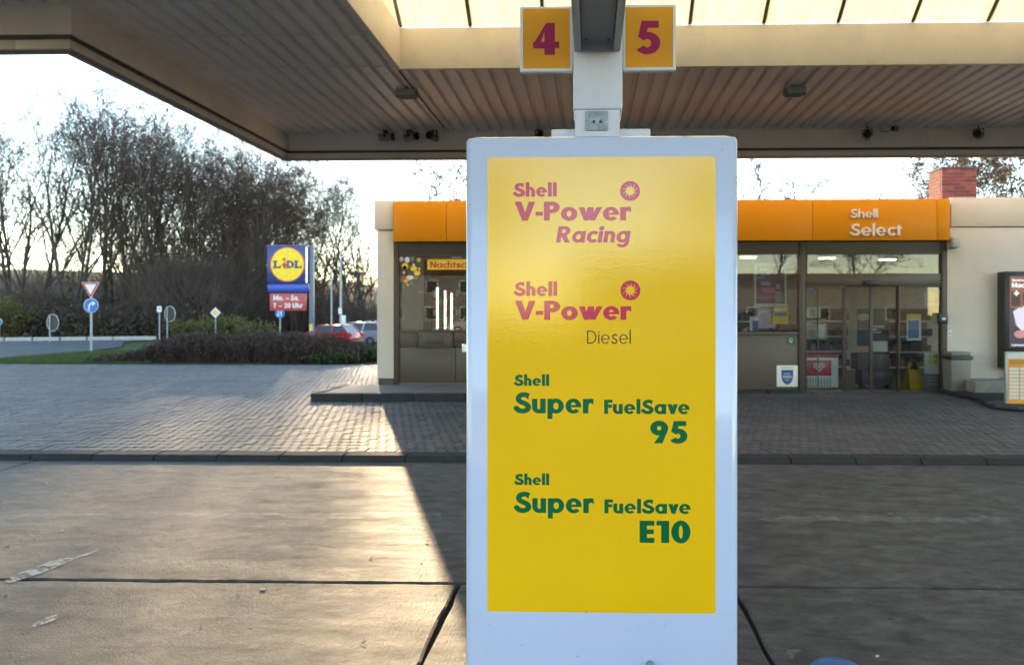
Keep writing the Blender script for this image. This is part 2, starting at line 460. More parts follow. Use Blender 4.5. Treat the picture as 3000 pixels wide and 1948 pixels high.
def glyph(c, w):
    key = (c, w)
    if key in GL: return GL[key]
    xh = 0.705; cy_ = xh / 2; asc = 1.06; a = w * 0.84
    stem = rect(0, w, 0, xh); b = cy_ + 0.012
    if c == 'o': g = (ring(.345, cy_, .345, b, w, a), .69)
    elif c == 'e':
        t = min(.06, w*.34)
        g = (U(cut(ring(.335, cy_, .335, b, w*.95, a*.88), conv((.30, cy_-t), (1.0, cy_-t-.40), (1.0, cy_-t))), rect(.06, .665, cy_-t, cy_+t*.9)), .67)
    elif c == 'c': g = (cut(ring(.335, cy_, .335, b, w, a), conv((.28, cy_), (.95, cy_-.52), (.95, cy_+.52))), .53)
    elif c == 'a': g = (U(ring(.335, cy_, .335, b, w*.95, a), rect(.70-w*.92, .70, 0, xh)), .70)
    elif c == 'd': g = (U(ring(.335, cy_, .335, b, w*.95, a), rect(.70-w*.92, .70, 0, asc)), .70)
    elif c == 'p': g = (U(ring(.365, cy_, .335, b, w*.95, a), rect(0, w*.92, -.27, xh)), .70)
    elif c == 'g': g = (U(ring(.335, cy_, .335, b, w*.95, a), rect(.70-w*.92, .70, -.02, xh), I(ring(.37, .0, .33, .30, w*.92, a*.9), lambda X, Y: Y + .02 - 0*X, lambda X, Y: .02 - X, lambda X, Y: Y + .085 - .0*X + np.where(X > .40, -.085, 0))), .70)
    elif c in 'hn':
        g = (U(rect(0, w, 0, asc if c == 'h' else xh), I(ring(.295, xh-.30, .295, .31, w*.97, a), lambda X, Y: xh-.30-Y), rect(.59-w*.97, .59, 0, xh-.295)), .59)
    elif c == 'u': g = (U(rect(.59-w, .59, 0, xh), I(ring(.295, .30, .295, .31, w*.97, a), lambda X, Y: Y-.30), rect(0, w*.97, .295, xh)), .59)
    elif c == 'r': g = (U(stem, I(ring(.33, xh-.33, .33, .342, w, a*1.05), lambda X, Y: xh-.27-Y, lambda X, Y: X-.45)), .45)
    elif c == 'i': g = (U(stem, ell(w/2, .87, max(w*.62, .05), max(w*.62, .05))), w)
    elif c == 'l': g = (rect(0, w, 0, asc), w)
    elif c == 't': g = (U(rect(.09, .09+w, 0, .86), rect(0, .18+w, xh-w*.8, xh)), .18+w)
    elif c == 'k': g = (U(rect(0, w, 0, asc), conv((w*.8,.30),(.36,xh),(.36+w*1.2,xh),(w*.8+.06,.28)), conv((w+.02,.34),(.38,0),(.38+w*1.25,0),(w+.16,.42))), .38+w*1.25)
    elif c in 'vV':
        t = xh if c == 'v' else 1.0; W = .62 if c == 'v' else .86; hw = w*1.12
        g = (U(conv((0, t), (hw, t), (W/2+hw*.42, 0), (W/2-hw*.42, 0)), conv((W, t), (W-hw, t), (W/2-hw*.42, 0), (W/2+hw*.42, 0))), W)
    elif c == 'w':
        W = 1.0; hw = w*1.02; q = []
        for x0, x1 in ((0, .26), (.5-hw/2, .26-hw*.1), (.5-hw/2, .74-hw*.9), (W-hw, .74-hw)):
            q.append(conv((x0, xh), (x0+hw, xh), (x1+hw*.55+(.0), 0), (x1-hw*.18, 0)) if x0 < x1 else conv((x0, xh), (x0+hw, xh), (x1+hw*.75, 0), (x1-hw*.02, 0)))
        g = (U(*q), W)
    elif c in 'sS':
        k = 1.0 if c == 'S' else xh + .02; hw = w/2; wd = .60 if c == 'S' else .46
        t = 1.0*k + (.015); bt = -.015
        hi, lo = t - hw, bt + hw; m_ = (hi + lo)/2; q = (hi - m_)
        pts = [(wd*.93, hi-q*.28), (wd*.78, hi-q*.05), (wd*.52, hi), (wd*.26, hi-q*.16), (wd*.17, hi-q*.48), (wd*.28, hi-q*.80), (wd*.53, m_), (wd*.78, lo+q*.78), (wd*.88, lo+q*.46), (wd*.76, lo+q*.13), (wd*.48, lo), (wd*.20, lo+q*.10), (wd*.02, lo+q*.36)]
        pts = [(hw*.6 + x, y) for x, y in pts]
        s_ = spline(pts, 5)
        g = (cut(path(s_, w), conv((wd*.90+hw*.6, hi-q*.24), (wd*.90+hw*.6+.16, hi-q*.24+.30), (wd+.5, hi), (wd+.4, m_+.03), (wd*.98+hw*.6-.05, hi-q*.24-.21))), wd + w*.35)
    elif c == 'P': g = (U(rect(0, w, 0, 1), I(ring(.32, .70, .34, .305, w, a), lambda X, Y: .30-X), rect(w*.5, .32, 1.005-a, 1.0), rect(w*.5, .32, .395, .395+a)), .66)
    elif c == 'R': g = (U(rect(0, w, 0, 1), I(ring(.32, .70, .34, .305, w, a), lambda X, Y: .30-X), rect(w*.5, .32, 1.005-a, 1.0), rect(w*.5, .32, .395, .395+a), conv((.20, .45), (.20+w*1.25, .45), (.46+w*1.2, 0), (.46, 0))), .46+w*1.2)
    elif c == 'D': g = (U(rect(0, w, 0, 1), I(ring(.28, .5, .47, .5, w, a), lambda X, Y: .26-X), rect(w*.5, .28, 1-a, 1), rect(w*.5, .28, 0, a)), .75)
    elif c == 'F': g = (U(rect(0, w, 0, 1), rect(0, .5, 1-w*.92, 1), rect(0, .47, .44, .44+w*.9)), .5)
    elif c == 'E': g = (U(rect(0, w*1.05, 0, 1), rect(0, .53, 1-w*.9, 1), rect(0, .51, .5-w*.42, .5+w*.42), rect(0, .53, 0, w*.9)), .53)
    elif c == 'L': g = (U(rect(0, w, 0, 1), rect(0, .48, 0, w*.92)), .48)
    elif c == 'I': g = (rect(0, w, 0, 1), w)
    elif c == 'N': g = (U(rect(0, w, 0, 1), rect(.75-w, .75, 0, 1), conv((0, 1), (w*1.1, 1), (.75, 0), (.75-w*1.1, 0))), .75)
    elif c == 'M': g = (U(rect(0, w, 0, 1), rect(.95-w, .95, 0, 1), conv((0, 1), (w*1.1, 1), (.475+w*.4, .1), (.475-w*.4, .1)), conv((.95, 1), (.95-w*1.1, 1), (.475-w*.4, .1), (.475+w*.4, .1))), .95)
    elif c == 'U': g = (U(rect(0, w, .33, 1), rect(.68-w, .68, .33, 1), I(ring(.34, .33, .34, .345, w, a), lambda X, Y: Y-.335)), .68)
    elif c == '0': g = (ring(.345, .5, .345, .515, w*1.1, a), .69)
    elif c == '1': g = (U(rect(.17, .17+w*1.15, 0, 1), rect(0, .20, 1-w*.85, 1)), .17+w*1.15)
    elif c == '9': g = (U(ring(.335, .68, .335, .335, w*1.02, w*.95), conv((.13, 0), (.13+w*1.3, 0), (.665, .60), (.40, .42))), .67)
    elif c == '5': g = (U(rect(.14, .60, 1-w*.9, 1), conv((.13, 1), (.13+w*.92, 1), (.04+w*.9, .56), (.04, .49)), cut(ring(.29, .325, .355, .34, w*1.05, w*.9), conv((-.5, .47), (-.5, .10), (-.02, .12), (.29, .325), (.04, .53)))), .645)
    elif c == '4': g = (cut(U(conv((.34, 1), (.565, 1), (.565, 0), (.565-w*1.15, 0), (.565-w*1.15, .3)), conv((.34, 1), (.565, 1), (.565, .205), (0, .205), (0, .33)), rect(0, .68, .21, .21+w*.85)), conv((.565-w*1.15, .73), (.565-w*1.15, .21+w*.85), (.205, .21+w*.85))), .68)
    elif c == '7': g = (U(rect(0, .6, 1-w*.9, 1), conv((.60, 1), (.60-w*1.2, 1-w*.4), (.10, 0), (.10+w*1.2, 0))), .6)
    elif c == '2': g = (U(I(ring(.30, .69, .31, .325, w, a), lambda X, Y: .58-Y+np.where(X < .30, .06, -.06)), conv((.0, 0), (.02, w*.5), (.44, .62), (.61, .66), (.24, 0)), rect(0, .62, 0, w*.9)), .62)
    elif c == '-': g = (rect(0, .30, .26, .26+w*.85), .30)
    elif c == '~': g = (rect(0, .50, .28, .28+w*.7), .50)
    elif c == '.': g = (rect(0, w*1.05, 0, w*1.05), w*1.05)
    elif c == '!': g = (U(rect(0, w, .34, 1), rect(0, w, 0, w)), w)
    else: g = (rect(0, .1, 0, .001), .2)
    GL[key] = (trace(g[0], -.1, g[1] + .12, -.36, 1.12, 1/44), g[1]); return GL[key]
def text_loops(s, w=0.2, track=0.075):
    x = 0; out = []
    for ch in s:
        if ch == ' ': x += .30; continue
        lps, adv = glyph(ch, w)
        tk = track * (0.3 if ch in 'vwVrF' else 1.0)
        out.append([[(px_ + x, py_) for px_, py_ in lp] for lp in lps]); x += adv + tk
    return out, x - track
def islands(lps):
    """split loops into outer outlines, each with the holes that lie in it"""
    ar = [0.5*sum(p[i-1][0]*p[i][1] - p[i][0]*p[i-1][1] for i in range(len(p))) for p in lps]
    def inside(pt, lp):
        c = False
        for i in range(len(lp)):
            (x1, y1), (x2, y2) = lp[i-1], lp[i]
            if (y1 > pt[1]) != (y2 > pt[1]) and pt[0] < (x2-x1)*(pt[1]-y1)/(y2-y1) + x1: c = not c
        return c
    dep = [sum(inside(lp[0], o) for j, o in enumerate(lps) if j != i) for i, lp in enumerate(lps)]
    out = []
    for i, lp in enumerate(lps):
        if dep[i] % 2: continue
        out.append([lp] + [h for j, h in enumerate(lps) if dep[j] == dep[i]+1 and inside(h[0], lp)])
    return out
def flat(groups, place, depth=0.0, mb=None):
    """groups of loops (x,z) filled and placed; depth > 0 gives raised sides"""
    mb = mb or MB()
    for lps in [q for g_ in groups for q in islands(g_)]:
        pl = [[Vector((p[0], p[1], 0)) for p in lp] for lp in lps]
        flatp = [p for lp in pl for p in lp]
        tris = geometry.tessellate_polygon(pl)
        vs_ = [place(p.x, p.y, 0) for p in flatp]; fs = []
        for t in tris:
            a, b, c = (flatp[i] for i in t)
            cr = (b.x-a.x)*(c.y-a.y) - (b.y-a.y)*(c.x-a.x)
            if abs(cr) < 1e-12: continue
            fs.append(tuple(t) if cr > 0 else (t[0], t[2], t[1]))
        if depth:
            n = len(vs_); vs_ += [place(p.x, p.y, depth) for p in flatp]; k = 0
            for lp in pl:
                m_ = len(lp)
                for q in range(m_):
                    a, b = k + q, k + (q+1) % m_
                    fs.append((a, a+n, b+n, b))
                k += m_
        mb.add(vs_, fs)
    return mb
def word(name, s, px0, px1, py_top, py_base, Y, m, parent, w=0.2, shear=0.0, depth=0.0, track=0.075):
    """letters whose caps span py_top..py_base and whose width spans px0..px1 on the upright plane Y"""
    gs, W = text_loops(s, w, track)
    A = at(px0, py_base, Y); B = at(px1, py_base, Y); T = at((px0+px1)/2, py_top, Y)
    hgt = T.z - A.z
    sx = (B.x - A.x - shear*hgt*(0.85 if shear else 0)) / W
    return flat(gs, lambda x, z, d: (A.x + x*sx + shear*z*hgt, Y + d, A.z + z*hgt), depth).build(name, m, parent)
def shape(name, f, ext, place, m, parent, h=None, depth=0.0):
    lps = trace(f, *ext, h or (ext[1]-ext[0])/60)
    return flat([lps], place, depth).build(name, m, parent)
def onwall(cx, cz, Y, s=1.0): return lambda x, z, d: (cx + x*s, Y + d, cz + z*s)

# ================================================================== THE SETTING
def sstep(a, b, x):
    t = np.clip((np.asarray(x, float) - a) / (b - a), 0, 1); return t*t*(3-2*t)
def ghz(x, y):
    x = np.asarray(x, float); y = np.asarray(y, float)
    z = -0.10 + 0.11 * sstep(22.15, 22.7, y)
    z = z - 0.92 * sstep(25.0, 46.0, y) * sstep(-23, -15, x) * (1 - sstep(30, 60, x))
    hill = sstep(78, 135, y) * (5.0 + 4.0 * sstep(-25, -70, x)) + 0.5*np.sin(x*0.11)*sstep(70, 90, y)
    return z + hill
def gz(x, y): return float(ghz(x, y))
def axis(a, b, fine0, fine1, nf, nc):
    return np.unique(np.concatenate([np.linspace(a, fine0, nc), np.linspace(fine0, fine1, nf), np.linspace(fine1, b, nc)]))
gx = axis(-600, 600, -80, 40, 100, 24); gy = np.unique(np.concatenate([np.linspace(-500, 21.9, 24), np.linspace(22.0, 23.0, 8), np.linspace(23.2, 140, 80), np.linspace(145, 900, 24)]))
GX, GY = np.meshgrid(gx, gy); GZ = ghz(GX, GY)
nx, ny = len(gx), len(gy)
mb = MB(); mb.v = list(zip(GX.ravel(), GY.ravel(), GZ.ravel()))
mb.f = [(j*nx+i, j*nx+i+1, (j+1)*nx+i+1, (j+1)*nx+i) for j in range(ny-1) for i in range(nx-1)]
LITTER = mat_ground('leaf litter and rough grass', ((0.045, 0.040, 0.024), (0.062, 0.060, 0.030), (0.085, 0.072, 0.042)), 0.35, 9)
g = mb.build('ground', LITTER, smooth=True)
prop(g, 'brown leaf litter and rough grass under the wood and verges', 'ground', kind='structure')

ASPH = mat_ground('asphalt', ((0.065, 0.068, 0.074), (0.085, 0.088, 0.093), (0.105, 0.106, 0.11)), 0.5, 30, 0.7)
GRASS = mat_ground('grass verge', ((0.035, 0.062, 0.014), (0.05, 0.088, 0.02), (0.08, 0.11, 0.03)), 1.2, 40)
def draped(name, pts, dz, m, sub=1.5):
    """sheet over the ground inside an x,y outline"""
    bm = bmesh.new()
    bm.faces.new([bm.verts.new((x, y, 0)) for x, y in pts])
    bmesh.ops.triangulate(bm, faces=bm.faces[:])
    for _ in range(5):
        es = [e for e in bm.edges if e.calc_length() > sub]
        if not es: break
        bmesh.ops.subdivide_edges(bm, edges=es, cuts=1)
        bmesh.ops.triangulate(bm, faces=bm.faces[:])
    for v_ in bm.verts: v_.co.z = gz(v_.co.x, v_.co.y) + dz
    bmesh.ops.recalc_face_normals(bm, faces=bm.faces[:])
    for f_ in bm.faces:
        if f_.normal.z < 0: f_.normal_flip()
    me = bpy.data.meshes.new(name); bm.to_mesh(me); bm.free(); me.materials.append(m)
    o = bpy.data.objects.new(name, me); C.objects.link(o); ORG[o] = Vector((0, 0, 0)); return o
road_near = [(-19.7, 23.4), (-20.0, 25.7), (-20.3, 29.0), (-21.6, 34.0), (-24.6, 39.0)]
road_far = [(-27, 41.6), (-38, 37.6), (-60, 34), (-110, 31)]
o = draped('road', [(-110, 23.4)] + road_near + [(-24.8, 42.2)] + road_far, 0.05, ASPH, 3)
prop(o, 'grey asphalt road curving past the bare wood on the left', 'road', kind='structure')
o = draped('grass_verge', [(-19.6, 23.0), (-20.1, 25.7), (-20.2, 29.0), (-21.4, 34.0), (-24.2, 39.0), (-17.0, 40.0), (-12.2, 30.0), (-9.5, 24.5), (-9.5, 22.6), (-60, 22.6), (-60, 23.2)], 0.03, GRASS, 2)
prop(o, 'strip of short green grass between paving and road', 'grass', kind='structure')
o = draped('parking_lot', [(-22.5, 42.0), (-17.5, 41.0), (-12, 33), (4, 30), (30, 34), (30, 66), (-23, 66)], 0.05, ASPH, 3)
prop(o, 'lower asphalt car park behind the hedge with parked cars', 'car park', kind='structure')
# pale kerb along the far side of the road: one stone after another
kr = MB()
kb = prop(thing('road_kerb', 'pale stone kerb along the far side of the road', 'kerb', (-27, 41.6, gz(-27, 41.6))), kind='structure')
pts = [Vector((x, y, 0)) for x, y in ((-24.9, 42.4), (-27, 41.8), (-38, 37.8), (-46, 36.0))]
PALE = mat('pale kerb stone', (0.42, 0.41, 0.39), 0.8, var=0.15)
for a, b in zip(pts, pts[1:]):
    n_ = max(1, int((b-a).length / 1.2))
    for k in range(n_):
        p0 = a.lerp(b, k/n_ + 0.004); p1 = a.lerp(b, (k+1)/n_ - 0.004)
        d = (p1-p0).normalized(); w_ = Vector((-d.y, d.x, 0)) * -0.16
        z0 = gz(p0.x, p0.y) + 0.02
        q = [(p0.x, p0.y), (p1.x, p1.y), (p1.x+w_.x, p1.y+w_.y), (p0.x+w_.x, p0.y+w_.y)]
        MB().slab(q, z0, z0+0.22).build('kerb_stone', PALE, kb)

# ---- concrete forecourt: slabs with open joints over a dark bed
YK = 8.0                                         # front of the kerb line
con = box('concrete_forecourt', -24, 24, -24, YK, -0.09, -0.035, RUB)
prop(con, 'concrete forecourt slabs with dark joints around the fuel pump', 'forecourt', kind='structure')
YJ = gnd(1730, 1712).y
xl, xr = -0.775, 0.83
cols = [-23.9, -16.4, -11.2, -6.0, xl, xr, 6.2, 11.4, 16.6, 23.9]
def slab_piece(x0, x1, y0, y1, seed):
    """slab with slightly ragged, rounded edges"""
    rnd = random.Random(seed); pts_ = []
    def run(ax0, ay0, ax1, ay1):
        L = math.hypot(ax1-ax0, ay1-ay0); n_ = max(2, int(L/0.16))
        for k in range(n_):
            t = k/n_; j = rnd.gauss(0, 0.0035) if 0 < k else 0
            nx_, ny_ = -(ay1-ay0)/L, (ax1-ax0)/L
            pts_.append((ax0+(ax1-ax0)*t + nx_*j, ay0+(ay1-ay0)*t + ny_*j))
    run(x0, y0, x1, y0); run(x1, y0, x1, y1); run(x1, y1, x0, y1); run(x0, y1, x0, y0)
    n_ = len(pts_); cx_, cy2 = (x0+x1)/2, (y0+y1)/2
    ins = [(x + (0.012 if x < cx_ else -0.012), y + (0.012 if y < cy2 else -0.012)) for x, y in pts_]
    v_ = [(x, y, -0.09) for x, y in pts_] + [(x, y, -0.007) for x, y in pts_] + [(x, y, 0.0) for x, y in ins]
    f_ = [(i, (i+1) % n_, n_+(i+1) % n_, n_+i) for i in range(n_)] + [(n_+i, n_+(i+1) % n_, 2*n_+(i+1) % n_, 2*n_+i) for i in range(n_)] + [tuple(range(2*n_, 3*n_))]
    return MB().add(v_, f_)
g2 = 0.013
sd = 0
for x0, x1 in zip(cols, cols[1:]):
    for y0, y1 in ((-23.9, -14), (-14, -5), (-5, YJ)):
        sd += 1; slab_piece(x0+g2, x1-g2, y0+g2, y1-g2, sd).build('concrete_slab', MATS['concrete'], con)
for x0, x1 in ((-23.9, -16.4), (-16.4, -11.2), (-11.2, -6.0), (-6.0, 6.2), (6.2, 11.4), (11.4, 23.9)):
    sd += 1; slab_piece(x0+g2*.7, x1-g2*.7, YJ+g2, YK-0.006, sd).build('concrete_slab', MATS['concrete'], con)
# worn paint: broken patches whose outline is irregular
m, n, l, b = _nodes('worn white road paint')
v = pos(n, l); f = noise(n, l, v, 14, 6, 0.75)
tr = n.new('ShaderNodeBsdfTransparent'); mx = n.new('ShaderNodeMixShader')
r_ = ramp(n, l, f, [(0.40, (0, 0, 0)), (0.56, (0.9, 0.9, 0.9))]); l.new(r_.outputs[0], mx.inputs[0])
b.inputs['Base Color'].default_value = (0.40, 0.40, 0.40, 1); b.inputs['Roughness'].default_value = 0.6
l.new(tr.outputs[0], mx.inputs[1]); l.new(b.outputs[0], mx.inputs[2]); l.new(mx.outputs[0], n['Material Output'].inputs[0])
PAINT = m
m2_ = m.copy(); m2_.name = 'very worn white road paint'
for nd in m2_.node_tree.nodes:
    if nd.type == 'VALTORGB' :
        nd.color_ramp.elements[0].position = 0.40; nd.color_ramp.elements[1].position = 0.66; nd.color_ramp.elements[1].color = (0.42, 0.42, 0.42, 1)
PAINT2 = m2_
def paint(pix, m, z=0.004, jit=0.012, seed=0):
    rnd = random.Random(seed); P_ = [gnd(x, y) for x, y in pix]; out = []
    for a, b in zip(P_, P_[1:] + P_[:1]):
        n_ = max(2, int((b-a).length / 0.05))
        for k in range(n_):
            p = a.lerp(b, k/n_); out.append((p.x + rnd.gauss(0, jit), p.y + rnd.gauss(0, jit*1.3)))
    mb = MB().add([(x, y, z) for x, y in out], [tuple(range(len(out)))])
    return mb.build('paint_mark', m, con)
paint([(5, 1704), (60, 1680), (140, 1648), (225, 1628), (290, 1610), (286, 1618), (215, 1640), (150, 1668), (40, 1706)], PAINT, seed=1, jit=0.006)
paint([(88, 1832), (120, 1812), (172, 1800), (176, 1810), (150, 1822), (105, 1838)], PAINT, seed=2, jit=0.008)
paint([(-300, 1508), (330, 1504), (330, 1520), (-300, 1524)], PAINT2, seed=3)
paint([(330, 1504), (1290, 1503), (1290, 1519), (330, 1520)], PAINT2, seed=4)
paint([(2230, 1512), (2960, 1516), (2960, 1531), (2230, 1526)], PAINT2, seed=5)
paint([(2290, 1910), (2340, 1900), (2365, 1915), (2320, 1928)], PAINT2, seed=6)
# scattered bits on the concrete
DEB = mat('dry leaf brown', (0.10, 0.06, 0.03), 0.8, var=0.4, vscale=20)
DEBW = mat('pale scrap', (0.5, 0.48, 0.44), 0.8)
rnd = random.Random(5)
lv = [(0, -.02, .006), (.015, -.006, .012), (.006, .02, .008), (-.006, .02, .014), (-.016, -.004, .007)]
leafme = MB().add(lv, [(0, 1, 2, 3, 4)]).mesh('dry_leaf'); leafme.materials.append(DEB)
scrapme = MB().box(-.012, .012, -.008, .008, .002, .007).mesh('scrap', bevel=.002); scrapme.materials.append(DEBW)
spots = [(180, 1557, 1.9), (505, 1540, 1.2), (1250, 1590, 1.3), (1235, 1650, 1.1), (1085, 1635, 1.2), (865, 1635, 1.0), (770, 1728, 2.2), (700, 1740, 1.2), (1065, 1885, 1.3), (2570, 1923, 1.5), (2920, 1680, 1.3), (2745, 1757, 1.2), (135, 1415, 1.2), (20, 1605, 1.3), (590, 1835, 1.0), (735, 1838, 1.0), (18, 1750, 1.4)]
WHERE = ['on the concrete just above the long white scuff', 'on the concrete below the kerb line, left half', 'in the sunlight nearest the shadow edge', 'beside the shadow edge close to the cross joint', 'in the middle of the sunlit concrete', 'on the sunlit concrete left of the middle', 'just below the cross joint, left half', 'just below the cross joint, left of its neighbour', 'low in the picture left of the pump', 'right of the blue post at the bottom', 'at the right frame edge above the cross joint', 'below the cross joint at the far right', 'near the kerb line at the far left', 'at the left frame edge above the white scuff', 'on the front slab, left of the centre', 'on the front slab, right of its neighbour', 'at the left frame edge below the cross joint']
for k, (px_, py_, s_) in enumerate(spots):
    p = gnd(px_, py_)
    o = mesh_obj('dry_leaf' if k % 3 else 'paper_scrap', leafme if k % 3 else scrapme, None, (p.x, p.y, 0.0))
    o.rotation_euler = (0, 0, rnd.random()*6.28); o.scale = (s_*.6, s_*.6, s_*.6)
    prop(o, ('small dry leaf ' if k % 3 else 'tiny pale scrap ') + WHERE[k], 'leaf' if k % 3 else 'litter', 'leaves scattered on the forecourt' if k % 3 else 'scraps scattered on the forecourt')

# ---- kerb line between concrete and paving
kl = prop(thing('kerb_line', 'row of low dark kerb stones between concrete and paving', 'kerb', (0, YK, 0)), kind='structure')
SL = 0.685
kx0 = ax(140/1.587, YK) - 0.01
ks = MB(); pr = [(0.0, -0.08), (0.0, 0.012), (0.045, 0.060), (0.235, 0.066), (0.235, -0.08)]
L_ = SL - 0.009
vs_ = [(0, y, z) for y, z in pr] + [(L_, y, z) for y, z in pr]
ks.add(vs_, [(0, 1, 2, 3, 4), (9, 8, 7, 6, 5)] + [(i, 5+i, 5+(i+1) % 5, (i+1) % 5) for i in range(5)])
ksm = ks.mesh('kerb_stone', bevel=0.006, seg=1)
KERBD = mat('worn kerb stone', (0.032, 0.034, 0.038), 0.8, spec=0.2, var=0.25, vscale=7, bmp=0.4, bscale=60)
ksm.materials.append(KERBD)
for k in range(-22, 24):
    o = mesh_obj('kerb_stone', ksm, kl, (kx0 + k*SL, random.gauss(0, .002), random.gauss(0, .0015)))
box('kerb_bed', kx0 - 22*SL, kx0 + 24*SL, YK+0.004, YK+0.25, -0.10, -0.01, RUB, kl)

# ---- block paving
ZP = 0.062
YP0, YP1 = YK + 0.245, 22.15
yard = box('paved_yard', -30, 14, YP0, YP1, -0.06, ZP - 0.016, mat('joint sand', (0.030, 0.028, 0.026), 0.95, var=0.3, vscale=20))
prop(yard, 'grey interlocking block paving between the kerb line and the hedge', 'paving', kind='structure')
PWX, PWY, GP = 0.112, 0.205, 0.011
def pv(cx_, cy2, z, t=(0, 0)):
    a, b, c_ = PWX/2 - .0035, PWY/2 - .009, 0.008
    lo = [(-a, -b), (a, -b), (a, b), (-a, b)]; hi = [(-a+c_*.6, -b+c_*1.6), (a-c_*.6, -b+c_*1.6), (a-c_*.6, b-c_), (-a+c_*.6, b-c_)]
    return [(cx_+x, cy2+y, z-0.03) for x, y in lo] + [(cx_+x, cy2+y, z-0.007 + t[0]*x + t[1]*y) for x, y in lo] + [(cx_+x, cy2+y, z + t[0]*x + t[1]*y) for x, y in hi]
PF = [(8, 9, 10, 11)] + [(i, (i+1) % 4, 4+(i+1) % 4, 4+i) for i in range(4)] + [(4+i, 4+(i+1) % 4, 8+(i+1) % 4, 8+i) for i in range(4)]
pm = MB().add(pv(0, 0, 0), PF).mesh('paver'); pm.materials.append(MATS['paver'])
allp = []
rp = random.Random(11)
row = 0; y = YP0 + PWY/2 + 0.01
while y < YP1 - PWY/2:
    xa = -0.82*y - 1.6; xb = 8.5
    x = -30 + (row % 2) * PWX/2
    while x < xb:
        if x > xa and not (y > 15.2 and x > -3.6): allp.append((x, y))
        x += PWX
    y += PWY; row += 1
def seen(p):
    d = Vector((p[0], p[1]-0)); px_ = PX + F * ((p[0]*CS + p[1]*SN) / (-p[0]*SN + p[1]*CS))
    return (10 < px_ < 1355 or 2172 < px_ < 2990)
allp.sort(key=lambda p: (0 if seen(p) else 1, math.hypot(p[0], p[1])))
for p in allp[:300]:
    o = mesh_obj('paver', pm, yard, (p[0], p[1], ZP + rp.gauss(0, 0.0018)))
    o.rotation_euler = (rp.gauss(0, .006), rp.gauss(0, .006), rp.gauss(0, .006))
V = []; Fc = []; RN = []
for p in allp[300:]:
    k = len(V); V += pv(p[0], p[1], ZP + rp.gauss(0, 0.0022), (rp.gauss(0, .01), rp.gauss(0, .01)))
    Fc += [tuple(i+k for i in q) for q in PF]; RN += [rp.random()]*12
me = bpy.data.meshes.new('pavers'); me.from_pydata(V, [], Fc); me.update()
a_ = me.attributes.new('rnd', 'FLOAT', 'POINT'); a_.data.foreach_set('value', RN)
me.materials.append(MATS['paver'])
o = mesh_obj('paver_field', me, yard); o['kind'] = 'stuff'; o['label'] = 'remaining rows of grey paving blocks'

# ---- raised pavement in front of the night window
YB = 14.6                                         # shop front
isl = prop(thing('pavement_island', 'raised dark kerbed pavement at the left end of the shop', 'pavement', (-2, 13.5, ZP)), kind='structure')
ix0 = ax(912, 12.95); iy0 = 12.9; ix1 = 0.55
ZI = 0.20
box('pavement_top', ix0+0.16, ix1, iy0+0.16, YB-0.01, 0.02, ZI-0.008, mat('pavement slab', (0.15, 0.145, 0.135), 0.8, var=0.2, vscale=4, bmp=0.3, bscale=50), isl)
n_ = 6
for k in range(n_):
    a = ix0 + (ix1-ix0)*k/n_; b = ix0 + (ix1-ix0)*(k+1)/n_
    box('kerb_stone', a+0.004, b-0.004, iy0, iy0+0.155, 0.0, ZI, KERBD, isl, bevel=0.015)
for k in range(2):
    a = iy0+0.16 + k*0.76
    box('kerb_stone', ix0, ix0+0.155, a+0.004, a+0.752, 0.0, ZI, KERBD, isl, bevel=0.015)
# low step strip right of the pump, below the window panel, and the pad beside the litter bin
st = prop(thing('door_step', 'low concrete step strip under the shop window panel', 'step', (ax(2230, YB), YB-0.2, ZP)), kind='structure')
for a, b in ((2100, 2235), (2240, 2330)):
    box('kerb_stone', ax(a, YB), ax(b, YB), YB-0.30, YB-0.02, 0.0, 0.115, KERBD, st, bevel=0.012)
pd = prop(thing('corner_pad', 'low curved concrete pad below the grey block', 'pad', (ax(2900, 13.6), 13.8, ZP)), kind='structure')
padpts = [gnd(x*DS, y*DS, 0.14) for x, y in ((2262, 921), (2288, 932), (2322, 938), (2420, 940), (2500, 936))]
pts = [(p.x, p.y) for p in padpts] + [(padpts[-1].x, YB-0.01), (padpts[0].x, YB-0.01)]
MB().slab(pts, 0.0, 0.14).build('pad_top', KERBD, pd, bevel=0.012)

# ================================================================== THE CANOPY
ZS = 4.80; XL = -5.36; YF = 13.2; YN = 7.62; XNL = -9.5; YNEAR = -0.9; XR = 9.6  # unseen near and side edges drawn in to let more sky light under
SX0, SX1, SY0, SY1 = -2.47, 8.2, 4.7, 9.70       # skylight opening
can = thing('forecourt_canopy', 'large cream canopy over the forecourt with ribbed soffit and skylight', 'canopy', (0.05, 3.26, 0))
def prof(xa, xb):
    """trapezoid sheet: broad flats at soffit level with grooves above"""
    P_ = 0.215; out = []
    k = math.floor((xa - XL)/P_) - 1
    brk = []
    for q in range(k, k + int((xb-xa)/P_) + 4):
        o_ = XL + q*P_
        brk += [(o_, 0), (o_+0.128, 0), (o_+0.150, 0.048), (o_+0.193, 0.048)]
    brk.append((brk[-1][0]+0.022, 0))
    def zz(x):
        for (p, a), (q, b) in zip(brk, brk[1:]):
            if p <= x <= q: return a + (b-a)*(x-p)/(q-p)
        return 0
    return [(xa, zz(xa))] + [(x, z) for x, z in brk if xa < x < xb] + [(xb, zz(xb))]
